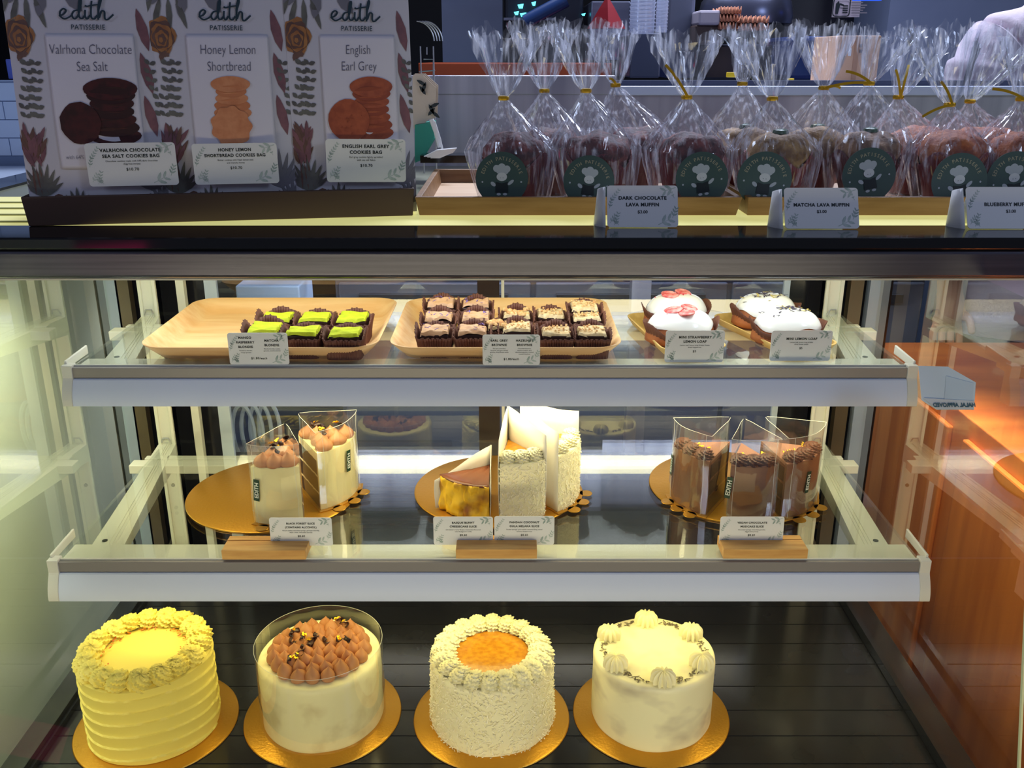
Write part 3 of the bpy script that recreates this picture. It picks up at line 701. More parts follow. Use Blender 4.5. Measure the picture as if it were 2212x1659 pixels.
make_slice('mudcake_slice', 'rightmost chocolate mudcake slice in clear film, turned to the right', (1688, 1118), (1760, 1078), .077, 'mud', GM, lab=(-.10, .046, .0075, .030), board_label='small gold board under the rightmost mudcake slice')
# ================================================================== CARDS
def sprig(m, x, z, ang, L, n, s):
    """a leafy twig printed flat: stem plus pairs of leaves"""
    d = Vector((math.cos(ang), 0, math.sin(ang))); p = Vector((-math.sin(ang), 0, math.cos(ang))); o = Vector((x, -.0006, z))
    m.poly([o - p * s * .05, o + d * L - p * s * .02, o + d * L + p * s * .02, o + p * s * .05])
    for i in range(n):
        c = o + d * L * (i + .7) / n
        for q in (-1, 1):
            e = (d * .75 + p * q * .66).normalized(); f = Vector((-e.z, 0, e.x)); l = s * (1 - .35 * i / n)
            m.poly([c, c + e * l * .35 + f * l * .17, c + e * l * .75 + f * l * .13, c + e * l, c + e * l * .75 - f * l * .13, c + e * l * .35 - f * l * .17])
def card(name, label, loc, rot, w_, h_, lines, group, back=0):
    t = thing(name, label, 'price card', loc, rot, group)
    M().prism(rrect(w_, h_, h_ * .08), -.0004, .0004, Matrix.Translation((0, 0, h_ / 2)) @ XZ).build('card_face', cardm, t, smooth=False)
    m = M()
    for (b, s, x, z, bd) in lines:
        m.text(b, s * h_, Matrix.Translation((x * w_, -.00075, z * h_)) @ XZ, bold=bd * s * h_, space=1.12 if bd > .01 else 1.0)
    m.build('lettering', ink, t, smooth=False)
    m = M(); k = h_
    sprig(m, -w_ * .40, .05 * k, 1.25, .30 * k, 4, .10 * k); sprig(m, -w_ * .46, .10 * k, 1.0, .22 * k, 3, .09 * k); sprig(m, -w_ * .34, .05 * k, 2.2, .16 * k, 3, .08 * k)
    sprig(m, -w_ * .46, .60 * k, .95, .36 * k, 5, .085 * k); sprig(m, -w_ * .47, .45 * k, 1.3, .22 * k, 3, .08 * k)
    sprig(m, w_ * .47, .95 * k, 3.45, .28 * k, 2, .20 * k); sprig(m, w_ * .45, .70 * k, 2.0, .22 * k, 3, .06 * k)
    sprig(m, w_ * .22, .06 * k, .45, .30 * k, 2, .22 * k); sprig(m, w_ * .42, .22 * k, 1.2, .25 * k, 3, .12 * k)
    for q in m.split(lambda c: (c.x > 0, c.z > h_ * .45)): q.build('leaf_sprig', leafink, t, smooth=False)
    return t
B = .034
def std(title, desc, price, s=.105, z0=.80, px=0, dz=.135):
    L = []
    z = z0
    for l in title: L.append((l, s, px, z - s * .4, B)); z -= dz
    z -= .005
    for l in desc: L.append((l, .058, px, z, .0)); z -= .068
    L.append((price, .095, px, z - .07, .015)); return L
def card_at(label, x0, x1, ytop, ybot, zb, lines, group, lean=0.0, roll=0):
    a = onz(x0, ybot, zb); b = onz(x1, ybot, zb); c = (a + b) / 2; w_ = (b - a).length
    top = ony((x0 + x1) / 2, ytop, c.y + .006); h_ = (top.z - zb) / math.cos(lean)
    return card('price_card', label, (c.x, c.y - .003, zb + .0008), (lean, roll, math.atan2(b.y - a.y, b.x - a.x)), w_, h_, lines, group)
GC = 'price cards on the upper shelf'
z1 = S1 + .0002
def two(tl, dl, tr, dr, price, zl=.86):
    L = []
    for tt, dd, px, z0 in ((tl, dl, -.21, zl if len(tl) > 2 else zl - .04), (tr, dr, .23, zl - .09 if len(tl) > 2 else zl - .04)):
        z = z0
        for l in tt: L.append((l, .098, px, z - .04, B)); z -= .145
        for l in dd: L.append((l, .052, px, z + .005, 0)); z -= .062
    L.append((price, .10, 0, .17, .015)); return L
card_at('price card for mango raspberry and matcha blondies, in front of the left tray', 499, 627, 716, 787, z1, two(['MANGO', 'RASPBERRY', 'BLONDIE'], ['Raspberry blondie,', 'mango ganache'], ['MATCHA', 'BLONDIE'], ['Matcha blondie, matcha', 'ganache, matcha powder'], '$1.80/each'), GC)
card_at('price card for earl grey and hazelnut brownies, in front of the brownie tray', 1043, 1166, 720, 788, z1, two(['EARL GREY', 'BROWNIE'], ['Earl grey chocolate', 'brownie, earl grey infused', 'ganache, dried flower petals'], ['HAZELNUT', 'BROWNIE'], ['Chocolate brownie,', 'hazelnut praline, dark', 'chocolate ganache, crushed', 'roasted hazelnuts'], '$1.80/each'), GC)
card_at('price card reading mini strawberry lemon loaf on the upper shelf', 1434, 1560, 711, 782, z1, std(['MINI STRAWBERRY', 'LEMON LOAF'], ['Lemon loaf, lemon icing drizzle, freeze', 'dried raspberries'], '$5'), GC)
card_at('price card reading mini lemon loaf at the right end of the upper shelf', 1660, 1790, 711, 779, z1, std(['MINI LEMON LOAF'], ['Lemon loaf, lemon icing drizzle,', 'dried flower petals'], '$5', z0=.74), GC)
GD = 'price cards held by wooden blocks'
def block(label, x0, x1, yb, zb, dy=.036, rz=0, h=.0125, wide_back=True):
    a = onz(x0, yb, zb); b = onz(x1, yb, zb); w_ = (b - a).length; c = (a + b) / 2
    t = thing('card_holder_block', label, 'wooden block', (c.x, c.y, zb), rz, 'wooden card holder blocks')
    m = M(); g = .0016; y1 = dy * .66
    m.prism([(-w_ / 2, 0), (w_ / 2, 0), (w_ / 2, y1), (-w_ / 2, y1)], 0, h); m.prism([(-w_ / 2, y1 + g), (w_ / 2, y1 + g), (w_ / 2, dy), (-w_ / 2, dy)], 0, h); m.prism([(-w_ / 2, y1), (w_ / 2, y1), (w_ / 2, y1 + g), (-w_ / 2, y1 + g)], 0, h * .35)
    m.build('block_body', wood, t, smooth=False, bevel=.0006); return c, w_, y1
zb2 = S2 + .0013
def blockcard(bl, label, x0, x1, ytop, lines, off_z=.004):
    c, w_, y1 = bl; Y = c.y + y1 + .0008
    a = ony(x0, 1170, Y); b = ony(x1, 1170, Y); w2 = b.x - a.x; top = ony((x0 + x1) / 2, ytop, Y + .004)
    return card('price_card', label, ((a.x + b.x) / 2, Y, zb2 + .0055), (-.04, 0, 0), w2, top.z - zb2 - .0055, lines, GD)
b1 = block('wooden block holding the black forest card', 480, 661, 1209, zb2)
blockcard(b1, 'price card reading black forest slice, contains alcohol', 585, 719, 1116, std(['BLACK FOREST SLICE', '(CONTAINS ALCOHOL)'], ['Kirsch soaked chocolate sponge, griottine cherries,', 'fresh cream, chocolate chantilly'], '$8.60', s=.088, dz=.135))
b2 = block('wooden block holding the cheesecake and coconut cards', 985, 1160, 1207, zb2)
blockcard(b2, 'price card reading basque burnt cheesecake slice', 937, 1065, 1114, std(['BASQUE BURNT', 'CHEESECAKE SLICE'], ['Soft baked creamy Basque cheesecake flavoured', 'with Madagascan vanilla'], '$8.60', s=.092, dz=.135))
blockcard(b2, 'price card reading pandan coconut gula melaka slice', 1068, 1197, 1113, std(['PANDAN COCONUT', 'GULA MELAKA SLICE'], ['Pandan sponge, gula melaka coconut filling, salted', 'coconut buttercream'], '$8.60', s=.092, dz=.135))
b3 = block('wooden block holding the vegan mudcake card', 1562, 1744, 1207, zb2)
blockcard(b3, 'price card reading vegan chocolate mudcake slice', 1553, 1690, 1114, std(['VEGAN CHOCOLATE', 'MUDCAKE SLICE'], ['Chocolate sponge, chocolate ganache,', '(Egg & Dairy Free)'], '$8.60', s=.092, dz=.135))
# ================================================================== UPPER SHELF: TRAYS
leafm = mat('palm_leaf_tray', S(246, 206, 156), 0.45, c2=S(234, 182, 124), scale=7, stretch=(1, 9, 9), bump=.08)
zt = S1 + .0002
def tray(label, x0, x1, name='palm_leaf_tray', d=.255, y0=None, h=.021, inset=.022, rad=.035, mt=None, group=None, rot=0, loc=None, wd=None, ang=0):
    if loc is None:
        a = onz(x0, 751, zt + h); b = onz(x1, 751, zt + h); wd = b.x - a.x; loc = ((a.x + b.x) / 2, a.y + d / 2, zt)
    t = thing(name, label, 'tray', loc, rot, group)
    m = M(); rows = []
    P = [(inset, 0), (inset * .8, .001), (inset * .35, h * .55), (0, h - .001), (0, h), (.0022, h), (inset * .35 + .002, h * .55 + .001), (inset * .8 + .002, .0028), (inset + .003, .0018)]
    for (ins, z) in P:
        rows.append([(p[0], p[1], z) for p in rrect(wd - 2 * ins, d - 2 * ins, max(rad - ins * .5, .004), 8)])
    m.grid(rows, True, True, True); m.build('tray_body', mt or leafm, t, ang=50); return t, Vector(loc), wd
TG = 'palm leaf trays on the upper shelf'
tA, lA, wA = tray('left palm-leaf tray holding six matcha blondies', 288, 812, group=TG)
tB, lB, wB = tray('palm-leaf tray holding the earl grey and hazelnut brownies', 836, 1348, group=TG)
cupm = mat('brown_paper_cup', S(116, 70, 54), 0.6, c2=S(96, 56, 44), scale=40)
def cup_bm(s, h, rr, flare=1.18, n=96):
    m = M(); rows = []
    ph = [rr.uniform(.7, 1.2) for _ in range(4)]; ph[3] = 0.12; ph[0] *= .9
    for k in range(7):
        t = k / 6; row = []
        for i in range(n):
            a = 2 * PI * i / n; ca, sa = math.cos(a), math.sin(a)
            q = 1 / (abs(ca) ** 8 + abs(sa) ** 8) ** (1 / 8)
            side = abs(sa) if abs(sa) > abs(ca) else abs(ca); bow = (abs(math.cos(2 * a)) ** .8)
            tall = ph[int(((a + PI / 4) % (2 * PI)) / (PI / 2))]
            if int(((a + PI / 4) % (2 * PI)) / (PI / 2)) == 3: bow *= .3
            r = s / 2 * q * (1 + (flare - 1) * t * t) + (.0009 * (.3 + t)) * (1 if i % 2 else -1)
            row.append((r * ca, r * sa, t * h * (.72 + .38 * bow * tall * .9) + (.0008 * t * math.sin(i * 1.7))))
        rows.append(row)
    m.grid(rows, True, True); return m
matcha_m = mat('matcha_powder', S(190, 200, 24), 0.8, c2=S(170, 184, 14), scale=90, bump=.5, bscale=200)
def topping(s, z, rr, amp=.0022, n=22, freq=90):
    m = M(); rows = []; o = rr.random() * 50
    for i in range(n):
        row = []
        for j in range(n):
            x = (i / (n - 1) - .5) * s; y = (j / (n - 1) - .5) * s
            e = min(i, j, n - 1 - i, n - 1 - j); zz = z + amp * noise.noise(Vector((x * freq * .6 + o, y * freq * 1.6, o))) * 1.6 - (.004 if e == 0 else 0)
            row.append((x, y, zz))
        rows.append(row)
    m.grid(rows); return m
def brownie(kind, label, px, py, z, rr, group, s=.043, rz=0, y=None):
    ht = .033; c = onz(px, py, z + ht)
    t = thing('brownie', label, 'brownie', (c.x, c.y, z), rz, group)
    cup_bm(s + .001, .037, rr).build('paper_cup', cupm, t, ang=20, solid=.0003)
    bmx = M(); bmx.box(-s / 2 + .002, s / 2 - .002, -s / 2 + .002, s / 2 - .002, .001, ht - .003); bmx.build('brownie_body', choc_dark, t, smooth=False, bevel=.002)
    if kind == 'matcha': topping(s - .004, ht, rr).build('matcha_topping', matcha_m, t, ang=60)
    elif kind == 'earl':
        topping(s - .004, ht, rr, .0035, 26, 120).build('ganache_topping', mat('earl_grey_ganache', S(206, 164, 126), 0.4, c2=S(192, 148, 112), scale=60), t, ang=50)
        m = M()
        for q in range(7):
            c = Vector((rr.uniform(-1, 1) * s * .4, rr.uniform(-1, 1) * s * .4, ht + .003)); g = rr.random() * 6; d = Vector((math.cos(g), math.sin(g), .4)) * .0028; e = Vector((-math.sin(g), math.cos(g), 0)) * .0008
            m.poly([c - d, c + e, c + d, c - e])
        m.build('purple_petals', mat('purple_petal', S(108, 90, 176), 0.5), t, smooth=False, solid=.0004)
    else:
        topping(s - .004, ht, rr, .0022).build('praline_topping', mat('praline', S(222, 200, 158), 0.6, c2=S(196, 168, 120), scale=200), t, ang=60)
        m = M()
        for q in range(46 if kind == 'haz' else 14):
            big = .0042 if kind == 'nuts' else .0014
            c = Vector((rr.uniform(-1, 1) * s * .42, rr.uniform(-1, 1) * s * .42, ht + .001 + rr.random() * .001)); r = big * rr.uniform(.6, 1.3)
            m.lathe([(r * .2, -r * .6), (r, -r * .1), (r * .8, r * .5), (r * .15, r * .8)], 6, c=c)
        m.build('hazelnut_pieces', mat('hazelnut', S(226, 190, 130), 0.5, c2=S(190, 130, 70), scale=150), t, ang=60)
    return t
rr = random.Random(11); zt2 = zt + .0022
g = 'matcha blondies'
for (px, py, lb) in ((600, 681, 'back left matcha blondie with green powdered top, in brown cup'), (681, 682, 'back middle matcha blondie with green powdered top, in brown cup'), (762, 682, 'back right matcha blondie with green powdered top, in brown cup'),
                     (572, 705, 'front left matcha blondie, partly behind the blondie price card'), (655, 711, 'front middle matcha blondie with green powdered top, in brown cup'), (746, 713, 'front right matcha blondie with green powdered top, in brown cup')):
    brownie('matcha', lb, px, py, zt2, rr, g)
g = 'earl grey brownies'
for (px, py, dz, lb) in ((953, 651, .008, 'back left earl grey brownie with tan swirled ganache and purple petals'), (1028, 653, .008, 'back right earl grey brownie with tan swirled ganache, cup folded high'), (948, 681, .003, 'middle-row left earl grey brownie with tan ganache'),
                     (1028, 680, .003, 'middle-row right earl grey brownie, purple petal at its corner'), (940, 710, 0, 'front left earl grey brownie in a flared pleated cup'), (1021, 710, 0, 'front right earl grey brownie with a peaked ganache swirl')):
    brownie('earl', lb, px, py, zt2 + dz, rr, g, s=.040)
g = 'hazelnut brownies'
for (px, py, dz, kind, lb) in ((1116, 676, .0, 'nuts', 'hazelnut brownie topped with whole nuts, back left of its group'), (1190, 674, .0, 'haz', 'back middle hazelnut brownie with crumbly pale praline top'), (1262, 658, .010, 'haz', 'hindmost right hazelnut brownie, raised above the others'), (1267, 680, .004, 'haz', 'second-row right hazelnut brownie in a tilted cup'),
                           (1116, 703, 0, 'haz', 'front left hazelnut brownie behind the brownie price card'), (1201, 712, 0, 'haz', 'front middle hazelnut brownie with nut pieces'), (1278, 712, 0, 'haz', 'front right hazelnut brownie in a flared cup')):
    brownie(kind, lb, px, py, zt2 + dz, rr, g, s=.040)
brownie('nuts', 'hazelnut brownie in a narrow cup wedged beside the earl grey brownies', 1072, 700, zt2, rr, g, s=.026)
# --- loaf trays and loaves
bm_ = mat('bamboo_tray', S(228, 196, 124), 0.5, c2=S(206, 166, 92), scale=10, stretch=(8, 1, 8))
for (px, py, lb) in ((1458, 735, 'narrow wooden tray under the two strawberry lemon loaves'), (1672, 733, 'narrow wooden tray under the two mini lemon loaves')):
    c = onz(px, py, zt); tray(lb, 0, 0, 'wooden_loaf_tray', d=.185, h=.012, inset=.008, rad=.02, mt=bm_, group='wooden loaf trays', rot=.16 if px < 1500 else .34, loc=(c.x, c.y + .012, zt), wd=.088)
loafm = mat('loaf_crust', S(176, 104, 56), 0.6, c2=S(146, 80, 42), scale=30, bump=.3, bscale=150)
icing = mat('white_icing', S(238, 238, 236), 0.22, coat=.5)
def loaf(kind, label, px, py, rz, rr, group):
    c = onz(px, py, zt2 + .024)
    t = thing('mini_loaf', label, 'loaf cake', (c.x, c.y, zt2 - .0005), rz, group)
    A, Bq, H = .047, .033, .044; o = rr.random() * 30
    def ell(k, zc, top, droop=None):
        m = M(); rows = []
        for i in range(15):
            ph = i / 14 * PI / 2; row = []
            for j in range(48):
                a = 2 * PI * j / 48; n_ = noise.noise(Vector((math.cos(a) * 1.4 + o, math.sin(a) * 1.4, 0)))
                if droop is None:
                    z = math.sin(ph) * H; r = 1.0 if i == 0 else math.cos(ph) ** .55
                    if i == 0: r = .80
                else:
                    t0 = droop + .16 * n_ + .07 * math.sin(a * 3 + o); p2 = t0 + (PI / 2 - t0) * i / 14
                    z = math.sin(p2) * H + .0016; r = math.cos(p2) ** .55 * 1.035 if p2 < 1.55 else .02
                    if i == 0: r *= .985
                row.append((A * k * r * math.cos(a) * (1 + .03 * n_), Bq * k * r * math.sin(a) * (1 + .03 * n_), zc + z))
            rows.append(row)
        m.grid(rows, True, droop is None, True); return m
    ell(1, .001, 0).build('loaf_body', loafm, t, ang=70)
    ell(1.0, .001, 0, .50).build('icing', icing, t, ang=70)
    m = M(); rows = []
    for k in range(5):
        u = k / 4; rows.append([(A * (.84 + .24 * u) * math.cos(a) + .0009 * (j % 2), Bq * (.84 + .26 * u) * math.sin(a), u * (.018 + .016 * abs(math.cos(a)) ** 3 + .003 * math.sin(a * 5 + o))) for j, a in [(j, 2 * PI * j / 90) for j in range(90)]])
    m.grid(rows, True, True); m.build('paper_case', cupm, t, ang=20, solid=.0003)
    zt_ = lambda x, y: .0032 + H * math.sqrt(max(.02, 1 - min(1, math.hypot(x / A, y / Bq) / 1.035) ** 3.636))
    if kind == 's':
        for q, (x, y) in enumerate(((-.012, -.004), (.012, .006), (.002, -.016))):
            if q == 2 and 'front' not in label: continue
            m = M(); m.lathe([(.0105, -.001), (.0115, .0012), (.0085, .003), (.005, .0018), (.001, .0024)], 22, fn=lambda r, z, a, t: (r * (1 + .10 * math.cos(a * 2) + .04 * math.sin(5 * a)), z))
            s = m.build('strawberry_slice', mat('dried_strawberry', S(204, 58, 68), 0.5, c2=S(238, 160, 156), scale=160, bump=.4, bscale=200), t); s.location = (x, y, zt_(x, y) - .0006); s.rotation_euler = (rr.uniform(-.1, .3), rr.uniform(-.2, .2), rr.random() * 6)
        m = M()
        for q in range(16):
            c = Vector((rr.gauss(0, .013), rr.gauss(0, .008), 0)); c.z = zt_(c.x, c.y) - .0006; r = rr.uniform(.0005, .0012)
            m.lathe([(r, 0), (r * .7, r), (.0001, r * 1.3)], 5, c=c)
        m.build('red_crumbs', mat('red_crumb', S(200, 40, 50), 0.6), t)
    else:
        m = M(); m2 = M()
        for q in range(46):
            c = Vector((rr.gauss(0, .015), rr.gauss(0, .009), 0)); c.z = zt_(c.x, c.y) + .0006; gq = rr.random() * 6; d = Vector((math.cos(gq), math.sin(gq), rr.uniform(-.1, .3))) * rr.uniform(.002, .0048); e = Vector((-math.sin(gq), math.cos(gq), 0)) * .0008
            (m if q % 4 else m2).poly([c - d - e, c + d - e, c + d + e, c - d + e])
        m.build('purple_petals', mat('dark_purple_petal', S(54, 44, 74), 0.6), t, smooth=False, solid=.0003)
        m2.build('yellow_petals', mat('yellow_petal', S(200, 180, 96), 0.6), t, smooth=False, solid=.0003)
    return t
rr = random.Random(5)
loaf('s', 'back strawberry lemon loaf with white icing and dried strawberry slices', 1460, 668, .22, rr, 'strawberry lemon loaves')
loaf('s', 'front strawberry lemon loaf, white-iced, just behind its price card', 1470, 703, .10, rr, 'strawberry lemon loaves')
loaf('l', 'back mini lemon loaf with white icing and scattered petals', 1652, 668, .16, rr, 'mini lemon loaves')
loaf('l', 'front mini lemon loaf with purple petals, behind its price card', 1700, 702, -.05, rr, 'mini lemon loaves')
# ================================================================== ON TOP: BROWN TRAY BOX, COOKIE BAGS
ZC = CT + .0003
a = onz(62, 489, ZC); b = onz(892, 466, ZC); wB_ = (b - a).length; rzB = math.atan2(b.y - a.y, b.x - a.x)
bx = thing('brown_display_box', 'long dark brown open box holding the three cookie bags', 'box', tuple((a + b) / 2), rzB)
bxm = mat('brown_box_card', S(78, 58, 48), 0.6, bump=.1, bscale=120)
m = M(); hB, dB = .036, .105
out = [(-wB_ / 2, 0), (wB_ / 2, 0), (wB_ / 2, dB), (-wB_ / 2, dB)]; g_ = .003
m.grid([[(p[0] * 1.0, p[1], 0) for p in out], [(p[0] * 1.012, p[1] - .003 if p[1] == 0 else p[1] + .003, hB) for p in out], [(p[0] * 1.0, p[1] + g_ if p[1] == 0 else p[1] - g_, hB) for p in out], [(p[0] * .985, p[1] + g_ if p[1] == 0 else p[1] - g_, .003) for p in out]], True, True, True)
m.build('box_body', bxm, bx, smooth=False, bevel=.0012)
bagm = mat('bag_paper', S(206, 204, 214), 0.45, bump=.25, bscale=18, dist=.004)
def blob(m, cx, cz, r, f, n=22, sq=1, lob=0, amp=.1, seed=0, rot=0):
    pts = []
    for i in range(n):
        a = 2 * PI * i / n; q = r * (1 + amp * math.cos(lob * a + seed) + .05 * noise.noise(Vector((math.cos(a) * 2, math.sin(a) * 2, seed))))
        x, z = q * math.cos(a), q * sq * math.sin(a); x, z = x * math.cos(rot) - z * math.sin(rot), x * math.sin(rot) + z * math.cos(rot)
        pts.append(f(cx + x, cz + z))
    m.poly(pts)
def leaf(m, x, z, ang, l, w_, f):
    d = (math.cos(ang), math.sin(ang)); p = (-d[1], d[0])
    m.poly([f(x + d[0] * l * t + p[0] * w_ * s, z + d[1] * l * t + p[1] * w_ * s) for t, s in ((0, 0), (.25, .8), (.55, 1), (.85, .5), (1, 0), (.85, -.5), (.55, -1), (.25, -.8))])
cm = dict(ochre=mat('print_ochre', S(176, 122, 70), .6, c2=S(150, 96, 56), scale=60), olive=mat('print_olive', S(112, 112, 104), .6, c2=S(88, 86, 84), scale=50),
          plum=mat('print_plum', S(138, 92, 98), .6, c2=S(112, 74, 84), scale=60), brown=mat('print_brown', S(116, 84, 72), .6, c2=S(94, 66, 60), scale=50), grey=mat('print_grey', S(120, 118, 128), .6), )
def cookie_bag(label, x0, x1, yb, title, desc, kind, name_lines=2):
    ybase = a.y + (b.y - a.y) * ((x0 + x1) / 2 - 62) / 830 + .016
    p0 = ony(x0, yb, ybase); p1 = ony(x1, yb, ybase); W_ = (p1.x - p0.x); H_ = .285; D_ = .070
    t = thing('cookie_bag', label, 'cookie bag', ((p0.x + p1.x) / 2, ybase, ZC + .0032), rzB, 'cookie bags in the brown box')
    sd = len(title[0])
    def f(x, z, off=.0009):
        x = max(-W_ / 2, min(W_ / 2, x))
        u = max(-1, min(1, x / (W_ / 2))); v = max(0, z / H_)
        y = D_ * .42 * (v ** 1.4) - .012 * (1 - u * u) * (1 - (2 * v - 1) ** 2 * .8) - .0016 * noise.noise(Vector((u * 2 + sd, v * 4, 1))) 
        return (x * (1 + .0 * v), y - off, z)
    m = M(); rows = []
    for k in range(17):
        z = H_ * k / 16; v = z / H_; row = []
        for i in range(17): row.append(f(-W_ / 2 + W_ * i / 16, z, 0))
        dd = D_ * (1 - v * .86)
        y1 = f(0, z, 0)[1]
        yb_ = D_ * .42 * (v ** 1.4)
        row.append((W_ / 2 - .012 * math.sin(v * PI), yb_ + dd * .5, z)); row.append((W_ / 2, yb_ + dd, z))
        for i in range(1, 16): row.append((W_ / 2 - W_ * i / 16, yb_ + dd + .004 * math.sin(i / 16 * PI), z))
        row.append((-W_ / 2, yb_ + dd, z)); row.append((-W_ / 2 + .012 * math.sin(v * PI), yb_ + dd * .5, z))
        rows.append(row)
    m.grid(rows, True, True, True); m.build('bag_body', bagm, t, ang=50)
    # botanical print down the left side and at the right edge
    prints = {k: M() for k in cm}; rr = random.Random(sd); X = lambda u: u * W_ / 2
    for i in range(7): blob(prints['ochre' if i % 2 == 0 else 'brown'], X(-.83) + .0006 * (i % 3), .218 - i * .0008, .0175 - .0025 * i, lambda x, z, i=i: f(x, z, .0008 + i * .00025), lob=5, amp=.10, seed=i * 1.3, sq=1.25)
    for k in range(9): leaf(prints['brown'], X(-.9 + .05 * rr.random()), .205 - k * .002, -1.2 + .3 * k, .012, .003, f)
    for sx, sgn in ((-.80, 1), (-.66, 1), (-.78, -1), (.92, -1)):
        for k in range(7):
            z = .185 - k * .010; x = X(sx) + sgn * .0025 * math.sin(k) - sgn * k * .001
            for q in (-1, 1): leaf(prints['olive'], x, z, (PI / 2 - .25) + q * 1.0, .0085, .0026, f)
    for k in range(34): leaf(prints['plum' if k % 3 else 'brown'], X(-.84) + rr.uniform(-.008, .008), .062 + rr.uniform(0, .032), PI / 2 + rr.uniform(-.7, .7), .026, .0028, lambda x, z, k=k: f(x, z, .0007 + k * .00003))
    for k in range(3): leaf(prints['brown'], X(-.84) + .004 * (k - 1), .066, -PI / 2 + .1 * k, .034, .0014, f)
    for bxx, bz, sc_ in ((-.78, .030, 1.0), (-.30, .006, .8), (.78, .035, 1.1), (.95, .012, .8)):
        for k in range(9): leaf(prints['grey' if bxx > 0 else 'olive'], X(bxx), bz, PI / 2 + (k - 4) * .24, .045 * sc_ * (1 - abs(k - 4) * .08), .0028, f)
    for k in range(5): blob(prints['brown'], X(-.72 + .12 * k), .012 + .006 * (k % 2), .014, lambda x, z, k=k: f(x, z, .0007 + k * .0002), lob=4, amp=.15, seed=k)
    for k in range(3): leaf(prints['plum'], X(.93), .10 + .05 * k, PI / 2 + .2, .05, .006, f)
    for k in range(4): leaf(prints['olive'], X(-.9 + .11 * k), .262, -PI / 2 + (k - 2) * .3, .038, .0035, f); leaf(prints['grey'], X(-.75 + .3 * k), .268, 3.6 + k * .9, .03, .007, f)
    pr = {'ochre': 'rose_print', 'olive': 'leaf_print', 'plum': 'protea_print', 'brown': 'foliage_print', 'grey': 'grey_leaf_print'}
    for k, mm in prints.items():
        for q in mm.split(lambda c: (c.x > -W_ * .15, int(c.z / .095) if k in ('plum', 'olive') else c.z > .14)): q.build(pr[k], cm[k], t, smooth=False)
    # label
    lx0, lx1, lz0, lz1 = X(-.46), X(.74), .064, .219
    m = M(); rows = []
    for k in range(37): rows.append([f(lx0 + (lx1 - lx0) * i / 30, lz0 + (lz1 - lz0) * k / 36, .0018) for i in range(31)])
    m.grid(rows); lab = m.build('paper_label', mat('label_paper', S(226, 222, 232), .45), t, solid=.0003)
    cx = (lx0 + lx1) / 2
    def ftext(m, body_, size, x, z, off, **k):
        q = M(); q.text(body_, size, Matrix.Identity(4), **k)
        for v in q.bm.verts: v.co = Vector(f(x + v.co.x, z + v.co.y, off))
        me = bpy.data.meshes.new('x'); q.bm.to_mesh(me); m.bm.from_mesh(me); q.bm.free(); bpy.data.meshes.remove(me)
    m = M(); z = lz1 - .022
    for l in title: ftext(m, l, .0160, cx, z, .0028, bold=-.0002, shear=.06, xs=.72); z -= .0195
    z = lz0 + .021
    for l in desc: ftext(m, l, .0072, cx, z, .0028, bold=-.0001, xs=.8); z -= .0095
    m.build('lettering', mat('grey_ink', S(96, 96, 118), .6), lab, smooth=False)
    # script logo, drawn as a brush line
    L = M(); s = .0118; ox, oz = cx - .031, .236
    strokes = [[(0, .35), (.5, .55), (.75, .9), (.5, 1.1), (.15, .8), (.1, .35), (.45, .05), (.9, .15), (1.4, .45)],
               [(2.0, .95), (1.6, .85), (1.35, .4), (1.6, .05), (2.0, .4), (2.35, 1.4), (2.45, 2.1), (2.25, 1.9), (2.1, .9), (2.15, .2), (2.45, .1), (2.7, .4)],
               [(2.8, .95), (2.75, .3), (2.95, .05), (3.25, .4)], [(3.55, 1.9), (3.4, .9), (3.4, .2), (3.7, .05), (4.0, .4)], [(3.0, 1.35), (3.7, 1.5), (4.2, 1.55)],
               [(4.1, .0), (4.2, .9), (4.55, 2.0), (4.45, 2.2), (4.2, 1.2), (4.2, .2), (4.5, .85), (4.8, .8), (4.8, .1), (5.1, .0), (5.7, .5)], [(2.86, 1.35), (2.9, 1.45)]]
    for st in strokes:
        pts = []
        for i in range(len(st) - 1):
            p0_, p1_, p2_, p3_ = st[max(i - 1, 0)], st[i], st[i + 1], st[min(i + 2, len(st) - 1)]
            for k in range(6):
                u = k / 6; pts.append(tuple(.5 * ((2 * p1_[c]) + (-p0_[c] + p2_[c]) * u + (2 * p0_[c] - 5 * p1_[c] + 4 * p2_[c] - p3_[c]) * u * u + (-p0_[c] + 3 * p1_[c] - 3 * p2_[c] + p3_[c]) * u ** 3) for c in (0, 1)))
        pts.append(st[-1])
        for i in range(len(pts) - 1):
            (ax, az), (cx2, cz2) = pts[i], pts[i + 1]; dx, dz = cx2 - ax, cz2 - az; ln = math.hypot(dx, dz) + 1e-6; wv = .075 + .03 * abs(dz) / ln
            nx, nz = -dz / ln * wv, dx / ln * wv; ex, ez = dx / ln * .05, dz / ln * .05
            L.poly([f(ox + s * q[0] * .90, oz + s * q[1] * .9, .0024) for q in ((ax - nx - ex, az - nz - ez), (cx2 - nx + ex, cz2 - nz + ez), (cx2 + nx + ex, cz2 + nz + ez), (ax + nx - ex, az + nz - ez))])
    ftext(L, 'PATISSERIE', .0082, cx, .2245, .0016, bold=.00005, space=1.1, xs=.9)
    L.build('logo_lettering', mat('dark_teal_ink', S(36, 58, 70), .5), t, smooth=False)
    # printed cookies
    C = {'d': (S(74, 22, 24), S(48, 14, 16)), 'h': (S(224, 150, 104), S(206, 128, 84)), 'e': (S(182, 92, 58), S(154, 72, 46))}[kind]
    m1 = M(); m2 = M(); zc = .128; o1 = lambda x, z: f(x, z, .0028)
